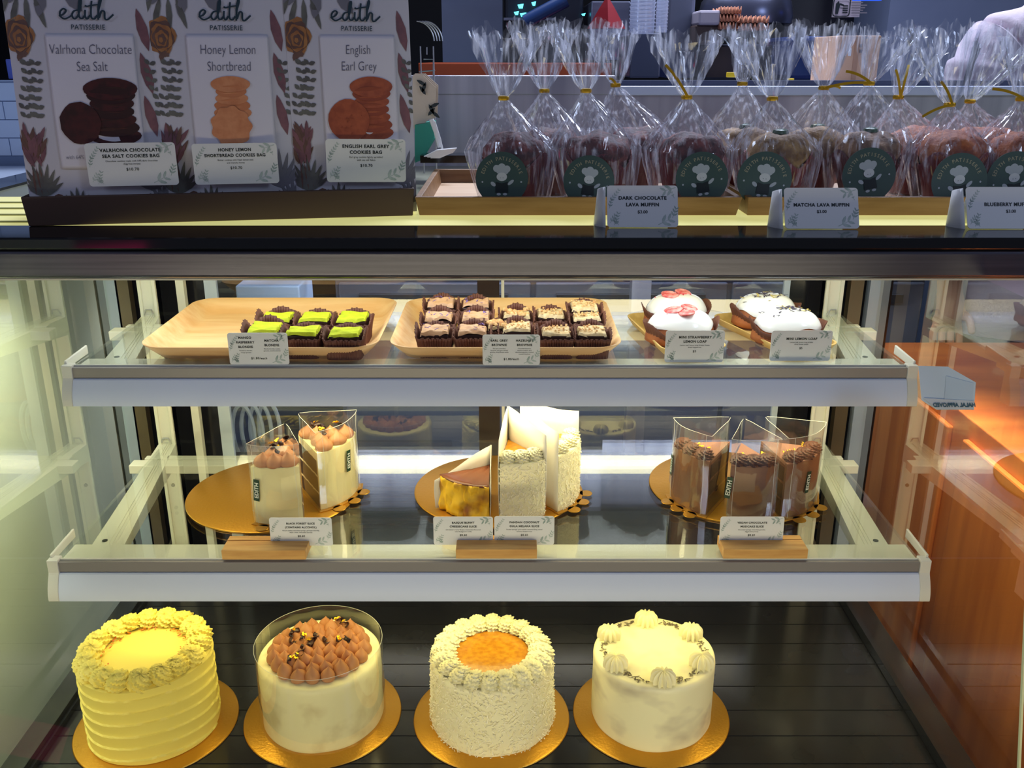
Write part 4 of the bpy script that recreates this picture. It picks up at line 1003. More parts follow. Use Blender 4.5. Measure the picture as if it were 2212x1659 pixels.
    if kind == 'd':
        for k in range(6): blob(m2 if k % 2 else m1, cx + .018, zc - .026 + k * .0095, .027, lambda x, z, k=k: f(x, z, .0026 + k * .00012), sq=.36, seed=k)
        blob(m1, cx + .018, zc + .029, .028, lambda x, z: f(x, z, .0034), sq=.42); blob(m1, cx - .020, zc - .010, .0235, lambda x, z: f(x, z, .0037), sq=1.05, lob=9, amp=.02)
    elif kind == 'h':
        for k in range(5): blob(m2 if k % 2 else m1, cx, zc + .000 + k * .0085, .0205, lambda x, z, k=k: f(x, z, .0026 + k * .00012), sq=.38, seed=k)
        blob(m1, cx, zc + .034, .0215, lambda x, z: f(x, z, .0033), sq=.40); blob(m1, cx - .003, zc - .016, .024, lambda x, z: f(x, z, .0037), lob=9, amp=.06, n=60)
    else:
        for k in range(6): blob(m2 if k % 2 else m1, cx + .014, zc - .026 + k * .0095, .0235, lambda x, z, k=k: f(x, z, .0026 + k * .00012), sq=.36, seed=k)
        blob(m1, cx + .014, zc + .030, .0245, lambda x, z: f(x, z, .0034), sq=.46); blob(m1, cx - .016, zc - .010, .0235, lambda x, z: f(x, z, .0037))
        for q in range(12): blob(m2, cx - .016 + rr.gauss(0, .008), zc - .01 + rr.gauss(0, .008), .0008, lambda x, z: f(x, z, .004), n=6)
    m1.build('printed_cookie', mat('print_cookie_' + kind, C[0], .6, c2=C[1], scale=90), lab, smooth=False); m2.build('printed_cookie_edge', mat('print_cookie_edge_' + kind, C[1], .6), lab, smooth=False)
    return t
cookie_bag('leftmost cookie bag, printed with dark chocolate sea salt cookies', 70, 356, 404, ['Valrhona Chocolate', 'Sea Salt'], ['Egg Free Recipe', 'with 64% dark chocolate couverture'], 'd')
cookie_bag('middle cookie bag, printed with honey lemon shortbread', 362, 636, 398, ['Honey Lemon', 'Shortbread'], ['Made with pure Australian honey', 'and freshly grated lemons'], 'h')
cookie_bag('rightmost cookie bag, printed with English earl grey cookies', 642, 898, 392, ['English', 'Earl Grey'], ['Sprinkled with Sea Salt Flakes'], 'e')
GF = 'cookie bag price cards'
def boxcard(label, x0, x1, yt, yb, lines, roll=0):
    px = (x0 + x1) / 2; Y = a.y + (b.y - a.y) * (px - 62) / 830 - .0035
    q0 = ony(x0, yb, Y); q1 = ony(x1, yb, Y); qt = ony(px, yt, Y)
    Y += .004
    return card('price_card', label, ((q0.x + q1.x) / 2, Y, q0.z), (.0, roll, rzB), q1.x - q0.x, qt.z - q0.z, lines, GF)
boxcard('price card for the chocolate sea salt cookies bag, below the leftmost bag', 197, 381, 309, 402, std(['VALRHONA CHOCOLATE', 'SEA SALT COOKIES BAG'], ['Chocolate cookies made with 64% dark chocolate', '(Egg free recipe)'], '$10.70', s=.108, z0=.84))
boxcard('price card reading honey lemon shortbread cookies bag', 424, 600, 310, 398, std(['HONEY LEMON', 'SHORTBREAD COOKIES BAG'], ['Butter cookies with fresh lemon zest', 'and manuka honey'], '$10.70', s=.104, z0=.85))
boxcard('price card reading English earl grey cookies bag', 707, 876, 301, 394, std(['ENGLISH EARL GREY', 'COOKIES BAG'], ['Earl grey cookies lightly sprinkled', 'with sea salt flakes'], '$10.70', s=.108, z0=.84), roll=.02)
# ================================================================== MUFFIN TRAYS
wtm = mat('ash_wood', S(148, 112, 74), 0.45, c2=S(126, 90, 54), scale=9, stretch=(1, 10, 10), bump=.08); wti = mat('ash_wood_inside', S(236, 204, 166), 0.5, c2=S(224, 186, 146), scale=9, stretch=(1, 9, 9))
def mtray(label, x0, x1, x0t, x1t):
    p = onz(x0, 465, ZC); q = onz(x1, 465, ZC); P = ony(x0t, 426, p.y - .010); Q = ony(x1t, 426, p.y - .010)
    t = thing('wooden_tray', label, 'wooden tray', ((p.x + q.x) / 2, p.y, ZC), 0, 'wooden muffin trays'); D_ = .305; h = P.z - ZC
    w0 = q.x - p.x; w1 = Q.x - P.x; k = .008
    m = M()
    def rect(w_, y0, y1, z): return [(-w_ / 2, y0, z), (w_ / 2, y0, z), (w_ / 2, y1, z), (-w_ / 2, y1, z)]
    m.grid([rect(w0, 0, D_, 0), rect(w1, -.010, D_ + .010, h), rect(w1 - 2 * k, -.010 + k, D_ + .010 - k, h), rect(w0 - 2 * k, k, D_ - k, .005)], True, True, False); m.build('tray_body', wtm, t, smooth=False, bevel=.0008)
    M().box(-w0 / 2 + k, w0 / 2 - k, k, D_ - k, .0046, .0052).build('tray_liner', wti, t, smooth=False); return t
mtray('wooden tray with flared sides holding the bagged dark chocolate muffins', 906, 1590, 896, 1604)
mtray('wooden tray holding the bagged matcha and blueberry muffins', 1614, 2420, 1606, 2434)
# ================================================================== BAGGED MUFFINS
CR = {'dark': (S(132, 58, 50), S(66, 24, 26), S(108, 34, 40)), 'matcha': (S(190, 150, 92), S(120, 84, 44), S(132, 46, 42)), 'blue': (S(206, 122, 70), S(150, 74, 44), S(130, 44, 44)), 'cocoa': (S(160, 122, 86), S(104, 72, 50), S(96, 38, 40))}
stk = mat('sticker_grey_green', S(62, 84, 80), 0.45); stk2 = mat('sticker_pale', S(176, 184, 190), 0.5); stk3 = mat('sticker_cream', S(176, 168, 140), 0.5); stk4 = mat('sticker_dark', S(22, 34, 38), 0.5)
tiem = mat('gold_twist', S(214, 168, 40), 0.3, 0.7)
def bagged(label, kind, px, tie, Y, top, lean=0.0, W_=.066, sticker=None, tie_ends=(), seed=0, group=None, rz=0, wtop=.040, dome=1.0):
    rr = random.Random(seed); zb = ZC + .0056
    base = ony(px, 420, Y); tp = ony(tie[0], tie[1], Y); tt = ony(top[0], top[1], Y)
    t = thing('bagged_muffin', label, 'muffin', (base.x, Y, zb), rz, group)
    c1, c2_, c3 = CR[kind]
    # muffin
    def fn(r, z, a_, u):
        n_ = noise.noise(Vector((math.cos(a_) * 1.6 * r * 25 + seed, math.sin(a_) * 1.6 * r * 25, z * 50))); n2 = noise.noise(Vector((r * math.cos(a_) * 130, r * math.sin(a_) * 130 + seed, z * 130)))
        return r * (1 + .10 * n_) + .0016 * n2, z + .006 * n_ + .0015 * n2
    m = M(); m.lathe([(.028, .004), (.034, .035), (.040, .055), (.0435, .064), (.0430, .074), (.037, .084), (.027, .090), (.014, .0935), (.002, .094)], 64, fn=fn)
    m.build('muffin_body', mat('crumb_' + kind, c1, .7, c2=c2_, scale=60, bump=.6, bscale=160, dist=.003, ramp=(.3, .6)), t, ang=80)
    m = M(); rows = []
    for k in range(8):
        u = k / 7; row = []
        for i in range(96):
            a_ = 2 * PI * i / 96; pk = abs(math.cos(a_ * 2 + seed)) ** 1.5; r = .0285 + (.0150) * u + .0008 * (1 if i % 2 else -1) * u + .0035 * pk * max(0, u - .6)
            row.append((r * math.cos(a_), r * math.sin(a_), .001 + u * (.050 + .020 * pk)))
        rows.append(row)
    m.grid(rows, True, True); m.build('tulip_wrapper', mat('wrapper_' + kind, c3, .5), t, ang=30, solid=.0004)
    if kind in ('matcha', 'cocoa'):
        m = M(); m.lathe([(.008, 0), (.0105, .003), (.009, .007), (.003, .009), (.0005, .009)], 20, c=(.002, 0, .091), fn=lambda r, z, a_, u: (r * (1 + .2 * math.sin(3 * a_)), z)); m.build('green_filling', mat('green_glaze', S(70, 104, 78), .25), t)
    # film
    dxt = tp.x - base.x; zt_ = tp.z - zb; dxT = tt.x - base.x; zT = tt.z - zb
    prof = [(0, .70 * W_, .040), (.05, .80, .046), (.22, .90, .050), (.42, 1.0, .052), (.52, 1.02, .050), (.62, .86, .044), (.72, .64, .034), (.82, .42, .024), (.90, .25, .016), (.96, .13, .009), (1.0, .075, .006)]
    prof[0] = (0, .70, .040)
    n = 84; rows = []; ph = [rr.uniform(0, 6.28) for _ in range(5)]; jit = [[rr.uniform(-1, 1) for _ in range(n)] for _ in range(30)]
    def ring(cx, z, rx, ry, pl, k):
        row = []
        for i in range(n):
            a_ = 2 * PI * i / n; q = 1 + pl * (.55 * math.cos(11 * a_ + ph[0]) + .45 * math.cos(17 * a_ + ph[1])) + pl * .35 * jit[(k // 3) % 30][i]
            ca, sa = math.cos(a_), math.sin(a_); ex = abs(ca) ** .75 * (1 if ca > 0 else -1)
            row.append((cx + rx * ex * q, ry * sa * q, z + .0016 * jit[k % 30][i] * (1 if 0 < k else 0)))
        return row
    K = 0
    for (u, rx, ry) in prof:
        rows.append(ring(dxt * (u ** 1.5), u * zt_, W_ * rx, ry, .05 + .26 * max(0, u - .45), K)); K += 1
    for k in range(1, 9):
        u = k / 8; wv = .0055 + wtop * (u ** .85); rows.append(ring(dxt + (dxT - dxt) * u + lean * u * u * .02, zt_ + (zT - zt_) * u, wv, .005 + .012 * u, .24, 11 + k))
    last = rows[-1]; rows[-1] = [(p[0], p[1], p[2] + .007 * rr.uniform(-1, 1) + .006 * math.sin(i * .35 + seed)) for i, p in enumerate(last)]
    m = M(); m.grid(rows, True, True); m.build('cellophane_bag', film, t, smooth=False)
    # tie
    m = M(); m.lathe([(.0068, -.0028), (.0076, -.001), (.0076, .001), (.0068, .0028)], 18, c=(dxt, 0, zt_), fn=lambda r, z, a_, u: (r * (1 + .05 * math.sin(5 * a_)), z), caps=(True, True))
    for (ex, ey) in tie_ends:
        e = ony(ex, ey, Y - .006); p0_ = Vector((dxt, -.0075, zt_)); p1_ = Vector((e.x - base.x, -.008, e.z - zb)); mid_ = (p0_ + p1_) / 2 + Vector((0, -.002, .006))
        pts = [p0_ * (1 - u) ** 2 + mid_ * 2 * u * (1 - u) + p1_ * u * u for u in [i / 9 for i in range(10)]]
        for i in range(9):
            q, r = pts[i], pts[i + 1]; d = (r - q).normalized(); nn = Vector((-d.z, 0, d.x)) * .0018; m.poly([q - nn, r - nn, r + nn, q + nn])
    m.build('gold_twist_tie', tiem, t, smooth=False)
    if sticker:
        sx, sy, R_s, rot = sticker; yy = -.0555; c = ony(sx, sy, Y + yy); cx, cz = c.x - base.x, c.z - zb
        F_ = Matrix.Translation((cx, yy, cz)) @ Matrix.Rotation(-.10, 4, 'X') @ XZ @ Matrix.Rotation(rot, 4, 'Z')
        m = M(); m.lathe([(R_s, 0), (R_s, .0004)], 64, mx=F_); s = m.build('round_sticker', stk, t, smooth=False)
        T_ = lambda x, z, o=.0006: F_ @ Vector((x * R_s, z * R_s, o))
        m = M(); txt = 'EDITH PATISSERIE'
        for i, ch in enumerate(txt):
            an = (i - (len(txt) - 1) / 2) * .168; m.text(ch, R_s * .185, F_ @ Matrix.Translation((R_s * .76 * math.sin(an), R_s * .76 * math.cos(an), .0007)) @ Matrix.Rotation(-an, 4, 'Z') @ Matrix.Translation((0, -R_s * .07, 0)), bold=.0)
        m.build('lettering', stk3, s, smooth=False)
        def bl(m, cx_, cz_, r, o, sq=1, n=20, rot_=0): m.poly([T_(cx_ + r * math.cos(g) * math.cos(rot_) - r * sq * math.sin(g) * math.sin(rot_), cz_ + r * math.cos(g) * math.sin(rot_) + r * sq * math.sin(g) * math.cos(rot_), o) for g in [2 * PI * k / n for k in range(n)]])
        m = M()
        for q in ((-.20, .38, .13), (0, .42, .15), (.20, .36, .13), (.02, .30, .17), (-.10, .30, .12), (.14, .28, .12)): bl(m, q[0], q[1], q[2], .0007 + .00004 * q[2] * 10)
        bl(m, -.33, -.20, .07, .0008, 1.6, rot_=.9); bl(m, .34, -.14, .06, .0008, 2.4, rot_=-.9); bl(m, -.12, -.58, .08, .0008, .6); bl(m, .12, -.58, .08, .0008, .6)
        for q in (-1, 1): bl(m, q * .74, -.12, .035, .0008)
        m.build('chef_emblem', stk2, s, smooth=False)
        m = M(); bl(m, 0, .07, .20, .0011, .80); m.build('emblem_head', mat('sticker_head', S(206, 210, 212), .5), s, smooth=False)
        m = M(); bl(m, -.05, .03, .02, .0013, .4); bl(m, .05, .03, .02, .0013, .4); m.poly([T_(-.22, -.12, .0012), T_(-.24, -.52, .0012), T_(.24, -.52, .0012), T_(.22, -.12, .0012), T_(0, -.17, .0012)]); m.build('emblem_apron', stk4, s, smooth=False)
    return t
G1, G2, G3_ = 'bagged dark chocolate muffins', 'bagged matcha muffins', 'bagged blueberry muffins'
Yf, Yr = 1.295, 1.400
bagged('leftmost bagged dark chocolate muffin, front of the left wooden tray', 'dark', 1112, (1088, 212), Yf, (1098, 66), W_=.060, sticker=(1084, 386, .0345, 0), seed=1, group=G1)
bagged('bagged dark chocolate muffin standing behind between the two leftmost ones', 'dark', 1190, (1176, 196), Yr, (1170, 50), W_=.060, seed=2, group=G1)
bagged('second front bagged dark chocolate muffin, left of the chocolate muffin card', 'dark', 1290, (1266, 196), Yf, (1258, 56), W_=.060, sticker=(1272, 392, .0335, -.1), seed=3, group=G1)
bagged('bagged dark chocolate muffin at the back, tied with gold above the chocolate card', 'dark', 1375, (1330, 184), Yr, (1320, 64), W_=.066, seed=4, group=G1, tie_ends=((1316, 170),), wtop=.030)
bagged('bagged dark chocolate muffin at the tray right end, gold tie end pointing up left', 'dark', 1486, (1484, 210), Yf, (1482, 76), W_=.060, sticker=(1516, 386, .0345, .15), seed=5, group=G1, tie_ends=((1437, 140),))
bagged('bagged matcha muffin at the back left with yellow-green top', 'matcha', 1600, (1604, 181), Yr, (1622, 66), W_=.056, seed=6, group=G2, wtop=.022)
bagged('front bagged matcha muffin with fan-shaped bag top, left of the matcha card', 'matcha', 1672, (1669, 213), Yf, (1655, 62), W_=.060, sticker=(1651, 388, .036, -.12), seed=7, group=G2, wtop=.046)
bagged('bagged matcha muffin half hidden behind the matcha card', 'matcha', 1750, (1780, 190), Yr, (1782, 56), W_=.064, seed=8, group=G2, tie_ends=((1815, 190),), wtop=.040, )
bagged('dark-crusted bagged matcha muffin with its bag top leaning right', 'cocoa', 1862, (1878, 180), Yf + .03, (1928, 66), W_=.060, sticker=(1877, 378, .036, .2), seed=9, group=G2, tie_ends=((1826, 154), (1790, 188)), wtop=.034)
bagged('bagged blueberry muffin at the back with a loose yellow tie end', 'blue', 1962, (1941, 210), Yr, (1990, 105), W_=.062, seed=10, group=G3_, tie_ends=((1962, 140), (1934, 150)), wtop=.030)
bagged('front bagged blueberry muffin with a gold tie pointing up left', 'blue', 2044, (2052, 226), Yf + .01, (2040, 60), W_=.056, sticker=(2072, 392, .037, .15), seed=11, group=G3_, tie_ends=((2031, 176), (1991, 252)), wtop=.048)
bagged('bagged blueberry muffin at the back with its bag top fanned right', 'blue', 2110, (2096, 219), Yr, (2170, 100), W_=.060, seed=12, group=G3_, wtop=.040)
bagged('bagged blueberry muffin cut off at the right picture edge', 'blue', 2190, (2207, 214), Yf + .02, (2230, 60), W_=.060, sticker=(2190, 388, .037, .1), seed=13, group=G3_, tie_ends=((2142, 192),), wtop=.040)
# ================================================================== TENT CARDS
def tent(label, x0, x1, yt, yb, x0b, lines):
    p = onz(x0 + 6, yb - 2, ZC); q = onz(x1 - 2, yb - 2, ZC); Y = p.y; w_ = q.x - p.x; tp = ony((x0 + x1) / 2, yt, Y + .022); h_ = tp.z - ZC
    ln = math.atan2(.022, h_); hh = h_ / math.cos(ln)
    t = card('tent_card', label, ((p.x + q.x) / 2, Y, ZC + .0006), (-ln, 0, 0), w_, hh, lines, 'folded tent cards by the muffins')
    m = M(); back = []
    for k in range(9):
        u = k / 8; x = -w_ / 2 + .004; th = PI * u
        back.append([(-w_ / 2 - .002 - .014 * math.sin(th * .9) * (1 - v * .4) if s_ else w_ / 2 - .004, .002 + .040 * u * (1 - v * .55), hh * (1 - .0) * v * .985) for s_, v in ((1, 0), (1, .5), (1, 1))])
    m.grid(back); m.build('folded_side', cardm, t, solid=.0005)
    m = M(); m.grid([[(-w_ / 2 + .006, .0015, hh * .985), (w_ / 2 - .006, .0015, hh * .985)], [(-w_ / 2 + .006, .055, .004), (w_ / 2 - .006, .055, .004)]]); m.build('card_back', cardm, t, solid=.0005)
    return t
tent('folded tent card reading dark chocolate lava muffin', 1306, 1467, 402, 494, 1297, [('DARK CHOCOLATE', .115, 0, .66, B), ('LAVA MUFFIN', .115, 0, .50, B), ('$3.00', .105, 0, .33, .01)])
tent('folded tent card reading matcha lava muffin', 1690, 1858, 407, 497, 1676, [('MATCHA LAVA MUFFIN', .115, 0, .54, B), ('$3.00', .105, 0, .38, .01)])
tent('folded tent card reading blueberry muffin at the right picture edge', 2084, 2262, 405, 497, 2052, [('BLUEBERRY MUFFIN', .115, 0.03, .54, B), ('$3.00', .105, 0.06, .38, .01)])
# ================================================================== BEHIND THE COUNTER, LEFT GAP
def flat(px0, py0, px1, py1, Y, d=.003): 
    return M().box(*[v for v in bxp(px0, px1, py0, py1, Y, d)])
t = thing('gift_tag_stack', 'stack of cream botanical-print tags behind the right cookie bag', 'paper tags', tuple(ony(935, 262, 1.62)))
m = M(); pts = [(895, 160), (918, 160), (946, 186), (944, 252), (928, 256), (915, 270), (895, 276)]
for k in range(3):
    P = [ony(x + k * 2 - 4, y - k * 2 + 3, 1.62) for x, y in pts]; m.grid([[(p.x, 1.62 + k * .004, p.z) for p in P], [(p.x, 1.622 + k * .004, p.z) for p in P]], True, True, True)
m.build('tag_sheet', mat('cream_tag', S(206, 190, 170), .6), t, world=True, smooth=False)
m = M()
for (x, y, an) in ((920, 205, 2.2), (926, 225, 5.2), (920, 185, 2.6), (932, 240, 5.6), (924, 250, .8), (912, 200, 1.2), (928, 232, .4)):
    c = ony(x, y, 1.615); leaf(m, c.x, c.z, an, .018, .003, lambda x_, z_: (x_, 1.615, z_))
m.build('botanical_print', stk4, t, world=True, smooth=False)
teal = mat('teal_card', S(30, 140, 120), .5)
P = [ony(x, y, 1.60) for x, y in ((896, 270), (936, 264), (938, 300), (912, 345), (896, 352))]
m = M(); m.grid([[(p.x, 1.60, p.z) for p in P], [(p.x, 1.66, p.z) for p in P]], True, True, True)
tag(m.build('teal_envelope_stack', teal, smooth=False), 'stack of teal green envelopes at the counter behind the cookie bags', 'envelopes')
t = thing('ribbon_dispenser', 'small white folded paper ribbons on a black holder behind the cookie bags', 'dispenser', tuple(ony(950, 345, 1.55)))
m = M()
for k in range(3):
    P = [ony(x, y + k * 3, 1.55) for x, y in ((918 + 6 * k, 336), (946, 322), (988 - 6 * k, 318), (980 - 6 * k, 328), (950, 336))]; m.grid([[(p.x, 1.53 + .01 * k, p.z) for p in P], [(p.x, 1.534 + .01 * k, p.z + .001) for p in P]], True, True, True)
m.build('white_ribbon', cardm, t, world=True, smooth=False)
m = M(); m.tube([tuple(ony(x, y, 1.56)) for x, y in ((932, 258), (942, 285), (950, 318))], .004, 8); m.tube([tuple(ony(x, y, 1.56)) for x, y in ((938, 262), (950, 300), (955, 322))], .002, 8); m.build('holder_arm', cardm, t, world=True)
flat(908, 336, 1010, 352, 1.57, .05).build('black_base', MATS['black_glass'], t, world=True, smooth=False)
t = thing('wire_rack', 'thin white wire rack between the cookie bags and the grey column', 'rack', (ony(935, 165, 1.7).x, 1.7, CT))
m = M()
for pts in (((915, 128), (936, 128), (936, 168)), ((922, 102), (922, 118)), ((936, 102), (936, 118)), ((905, 155), (940, 152))):
    m.tube([tuple(ony(x, y, 1.7)) for x, y in pts], .0012, 6)
for px in (908, 936): q = ony(px, 100, 1.7); m.tube([(q.x, 1.7, CT), tuple(q)], .0014, 6)
for k in range(4): m.tube([tuple(ony(900 + 38 * math.sin(u) + k * 6, 92 - 46 * math.cos(u) , 1.70 + k * .01)) for u in [i / 8 * 1.5 for i in range(9)]], .0012, 6)
m.build('rack_wire', alu, t, world=True)
# ---- far kitchen, left to right
def item(name, label, cat, box, mt, Y, d=.2, bev=.004, extra=None, group=None):
    t = thing(name, label, cat, tuple(ony((box[0] + box[2]) / 2, box[3], Y)), 0, group)
    flat(*box, Y, d).build(name + '_body', mt, t, world=True, smooth=False, bevel=bev)
    if extra: extra(t, Y)
    return t
o = item('blue_carton', 'small blue carton with a white patch on the tiled ledge at far left', 'carton', (18, 128, 44, 171), mat('blue_carton_card', S(84, 104, 200), .5), 1.93, .05, .002,
         lambda t, Y: flat(27, 140, 38, 151, Y - .002, .002).build('white_patch', cardm, t, world=True, smooth=False))
orange = mat('orange_bench', S(150, 62, 22), .5, c2=S(134, 52, 16), scale=3)
item('orange_bench', 'orange wood bench edge running behind the steel upstand', 'bench', (905, 136, 1322, 200, ), orange, 2.9, .5, .003)
stl = mat('kitchen_steel', S(150, 154, 176), .28, .85, c2=S(110, 114, 140), scale=3, stretch=(.3, 1, 6))
blk = mat('appliance_black', S(24, 28, 40), .3); navy = mat('appliance_navy', S(30, 54, 100), .3)
cyan = mat('cyan_lamp', S(120, 240, 255), .4, emit=S(90, 235, 255), estr=2.2)
def esp(t, Y):
    for i, (x0, y0, x1, y1) in enumerate(((1118, 8, 1131, 18), (1110, 24, 1121, 32), (1123, 27, 1137, 36), (1146, 24, 1155, 31), (1256, 28, 1265, 34), (1148, 3, 1158, 12))):
        P = [ony(x0, y0 + 2, Y - .03), ony(x1, y0, Y - .03), ony(x1 - 2, y1, Y - .03), ony(x0 + 3, y1, Y - .03)]
        m = M(); m.grid([[(p.x, Y - .03, p.z) for p in P], [(p.x, Y - .02, p.z) for p in P]], True, True, True); m.build('cyan_lamp', cyan, t, world=True, smooth=False)
    flat(1088, 38, 1200, 44, Y - .02, .02).build('dark_tray', stl, t, world=True, smooth=False)
    c = ony(1150, 45, Y - .2); m = M(); m.tube([(c.x - .02, Y - .1, c.z), (c.x + .1, Y - .1, c.z + .06)], .02, 12); m.build('hose', navy, t, world=True)
item('coffee_machine', 'dark coffee machine with cyan lamps behind the dark chocolate muffins', 'coffee machine', (1090, -60, 1262, 95), blk, 3.0, .35, .01, esp)
item('steel_cabinet', 'brushed steel cabinet front right of the coffee machine', 'cabinet', (1274, 2, 1362, 130), stl, 2.9, .3, .004)
m = M(); c = ony(1310, 62, 2.6); m.lathe([(.050, 0), (.02, .05), (.002, .078)], 4, c=(c.x, 2.6, c.z)); tag(m.build('red_pyramid', mat('red_plastic', S(128, 18, 32), .4), smooth=False), 'small red pyramid in front of the steel cabinet', 'ornament')
def stack(label, px, w_, y0, y1, Y):
    p = ony(px, y1, Y); q = ony(px, y0, Y); r = w_ / 2000 * Y * .94 / 2; n = 12; m = M(); prof = []
    for k in range(n):
        z = (q.z - p.z) * k / n; dz = (q.z - p.z) / n; prof += [(r * .93, z), (r * .95, z + dz * .6), (r, z + dz * .65), (r, z + dz * .95)]
    m.lathe(prof, 28, c=(p.x, Y, p.z)); o = m.build('plastic_cup_stack', thin_cup, ang=30); return tag(o, label, 'stacked cups')
thin_cup = thin('cup_plastic', (.80, .84, .95, 1), .16, .8, .15, .28)
stack('tall stack of clear plastic cups behind the left wooden tray', 1386, 56, -30, 72, 2.3); stack('slimmer stack of clear plastic cups beside the grey appliance', 1428, 26, -20, 70, 2.32)
item('cup_stand', 'dark stand beneath the stacked plastic cups', 'stand', (1360, 72, 1430, 168), mat('stand_grey', S(70, 78, 104), .4), 2.25, .25)
item('grey_appliance', 'grey kitchen appliance beside the stacked clear cups', 'appliance', (1436, -40, 1506, 112), mat('appliance_grey', S(96, 102, 124), .4), 2.7, .35, .01,
     lambda t, Y: flat(1440, 112, 1500, 168, Y + .02, .2).build('appliance_base', navy, t, world=True, smooth=False))
item('white_tub', 'white plastic tub on its side left of the egg trays', 'tub', (1508, 22, 1558, 54), mat('tub_white', S(176, 170, 186), .4), 2.6, .12, .006)
item('brown_carton', 'dark brown carton below the white tub', 'carton', (1500, 54, 1562, 96), mat('carton_brown', S(74, 58, 56), .6), 2.62, .15)
item('black_oven', 'black appliance behind the matcha muffins', 'oven', (1506, 96, 1700, 172), mat('oven_black', S(22, 26, 42), .25), 2.7, .4, .006)
eggm = mat('egg_tray_pulp', S(196, 136, 108), .8, c2=S(168, 108, 84), scale=60)
def eggs(label, x0, x1, y0, y1, Y, rows_):
    p = ony(x0, y1, Y); q = ony(x1, y0, Y); t = thing('egg_tray_stack', label, 'egg trays', ((p.x + q.x) / 2, Y, p.z), 0, 'stacked egg trays'); n = 6; w_ = (q.x - p.x)
    for r in range(rows_):
        m = M(); zz = (q.z - p.z) * r / rows_; hh = (q.z - p.z) / rows_
        rws = [[(-w_ / 2 + w_ * i / 48, d, zz + hh * (.1 + .45 * amp * (1 + math.cos(2 * PI * n * i / 48 + d * 40)))) for i in range(49)] for d, amp in ((0, 1), (.02, .4), (.05, 1), (.08, .4), (.11, 1))]
        m.grid(rws); rws2 = [[(-w_ / 2 + w_ * i / 48, 0, zz + hh * (.0 + .45 * (1 + math.cos(2 * PI * n * i / 48)) * k)) for i in range(49)] for k in (.15, 1)]
        m.grid(rws2); m.build('egg_tray', eggm, t, solid=.003)
eggs('taller stack of cardboard egg trays left', 1554, 1602, 14, 64, 2.6, 3); eggs('shorter stack of cardboard egg trays right', 1600, 1662, 34, 66, 2.55, 2)
m = M(); c = ony(1608, 52, 2.95); m.lathe([(.135, 0), (.138, .02), (.13, .06), (.10, .10), (.05, .13), (.002, .14)], 48, c=(c.x, 2.95, c.z)); tag(m.build('steel_dome', stl), 'large steel dome lid behind the egg trays', 'dome')
item('dark_shelving', 'dark shelving behind the matcha muffin bags', 'shelving', (1682, -60, 1910, 176), blk, 3.3, .2, .003)
def sgn(t, Y):
    m = M(); F_ = Matrix.Translation(tuple(ony(1818, 16, Y - .0035))) @ XZ
    o_ = rrect(.052, .052, .010); i_ = rrect(.046, .046, .008)
    m.grid([[F_ @ Vector((p[0], p[1], 0)) for p in o_], [F_ @ Vector((p[0], p[1], 0)) for p in i_]], True)
    m.poly([F_ @ Vector(p) for p in ((-.017, -.018, 0), (-.009, -.018, 0), (-.005, .006, 0), (-.010, .018, 0), (-.018, .010, 0))]); m.poly([F_ @ Vector(p) for p in ((-.006, .012, 0), (.006, .008, 0), (.006, .003, 0), (-.006, .006, 0))])
    for k in range(4): m.poly([F_ @ Vector(p) for p in ((.004, -.016 + k * .006, 0), (.019, -.016 + k * .006, 0), (.019, -.012 + k * .006, 0), (.004, -.012 + k * .006, 0))])
    m.build('pictogram', stk4, t, world=True, smooth=False)
    m = M()
    for k in range(7): c = ony(1840, -4 + k * 5.5, Y - .0035); m.poly([(c.x, c.y, c.z), (c.x + .045 - .006 * (k % 3), c.y, c.z), (c.x + .045 - .006 * (k % 3), c.y, c.z + .0035), (c.x, c.y, c.z + .0035)])
    m.build('printed_lines', mat('sign_grey_ink', S(130, 124, 134), .6), t, world=True, smooth=False)
item('wall_sign', 'white sign with a boxed black hand pictogram on dark shelving', 'sign', (1797, -12, 1862, 37), mat('sign_paper', S(196, 184, 196), .5), 2.95, .003, 0, sgn)
def py_of(z, Y): d = z - CZ; return 829.5 - F * (d * math.cos(PITCH) + Y * math.sin(PITCH)) / (Y * math.cos(PITCH) - d * math.sin(PITCH))
cb = mat('cardboard', S(214, 172, 140), .7, c2=S(200, 158, 126), scale=6)
def cbx(t, Y):
    flat(1846, 78, 1849, 190, Y - .001, .002).build('box_edge', mat('cardboard_edge', S(180, 138, 110), .7), t, world=True, smooth=False)
    flat(1832, 104, 1840, 121, Y - .002, .002).build('shipping_label', cardm, t, world=True, smooth=False)
    m = M()
    for (x, y) in ((1859, 102), (1859, 114)): c = ony(x, y, Y - .0015); m.poly([(c.x - .003, c.y, c.z), (c.x + .003, c.y, c.z), (c.x + .003, c.y, c.z + .006), (c.x - .003, c.y, c.z + .006)])
    m.build('box_marks', mat('carton_ink', S(90, 70, 70), .6), t, world=True, smooth=False)
item('cardboard_box', 'light brown cardboard box standing behind the leaning matcha bag', 'cardboard box', (1800, 77, 1905, py_of(ony(1700, 187, 1.95).z, 2.0)), cb, 2.0, .16, .002, cbx)
item('white_worktop', 'bright white worktop below the cardboard box', 'worktop', (1560, 187, 1990, 197), mat('bright_white', S(232, 234, 246), .3), 1.95, .26, .002)
ylw = mat('yellow_tag', S(236, 196, 20), .5)
for (bx_, lb) in (((1571, 156, 1592, 167), 'yellow tag left of the back matcha bag tie'), ((1703, 169, 1716, 176), 'yellow tag right of the front matcha bag')): tag(flat(*bx_, 1.90, .012).build('yellow_tag', ylw, smooth=False, bevel=.001), lb, 'tag', 'yellow tags on the prep table')
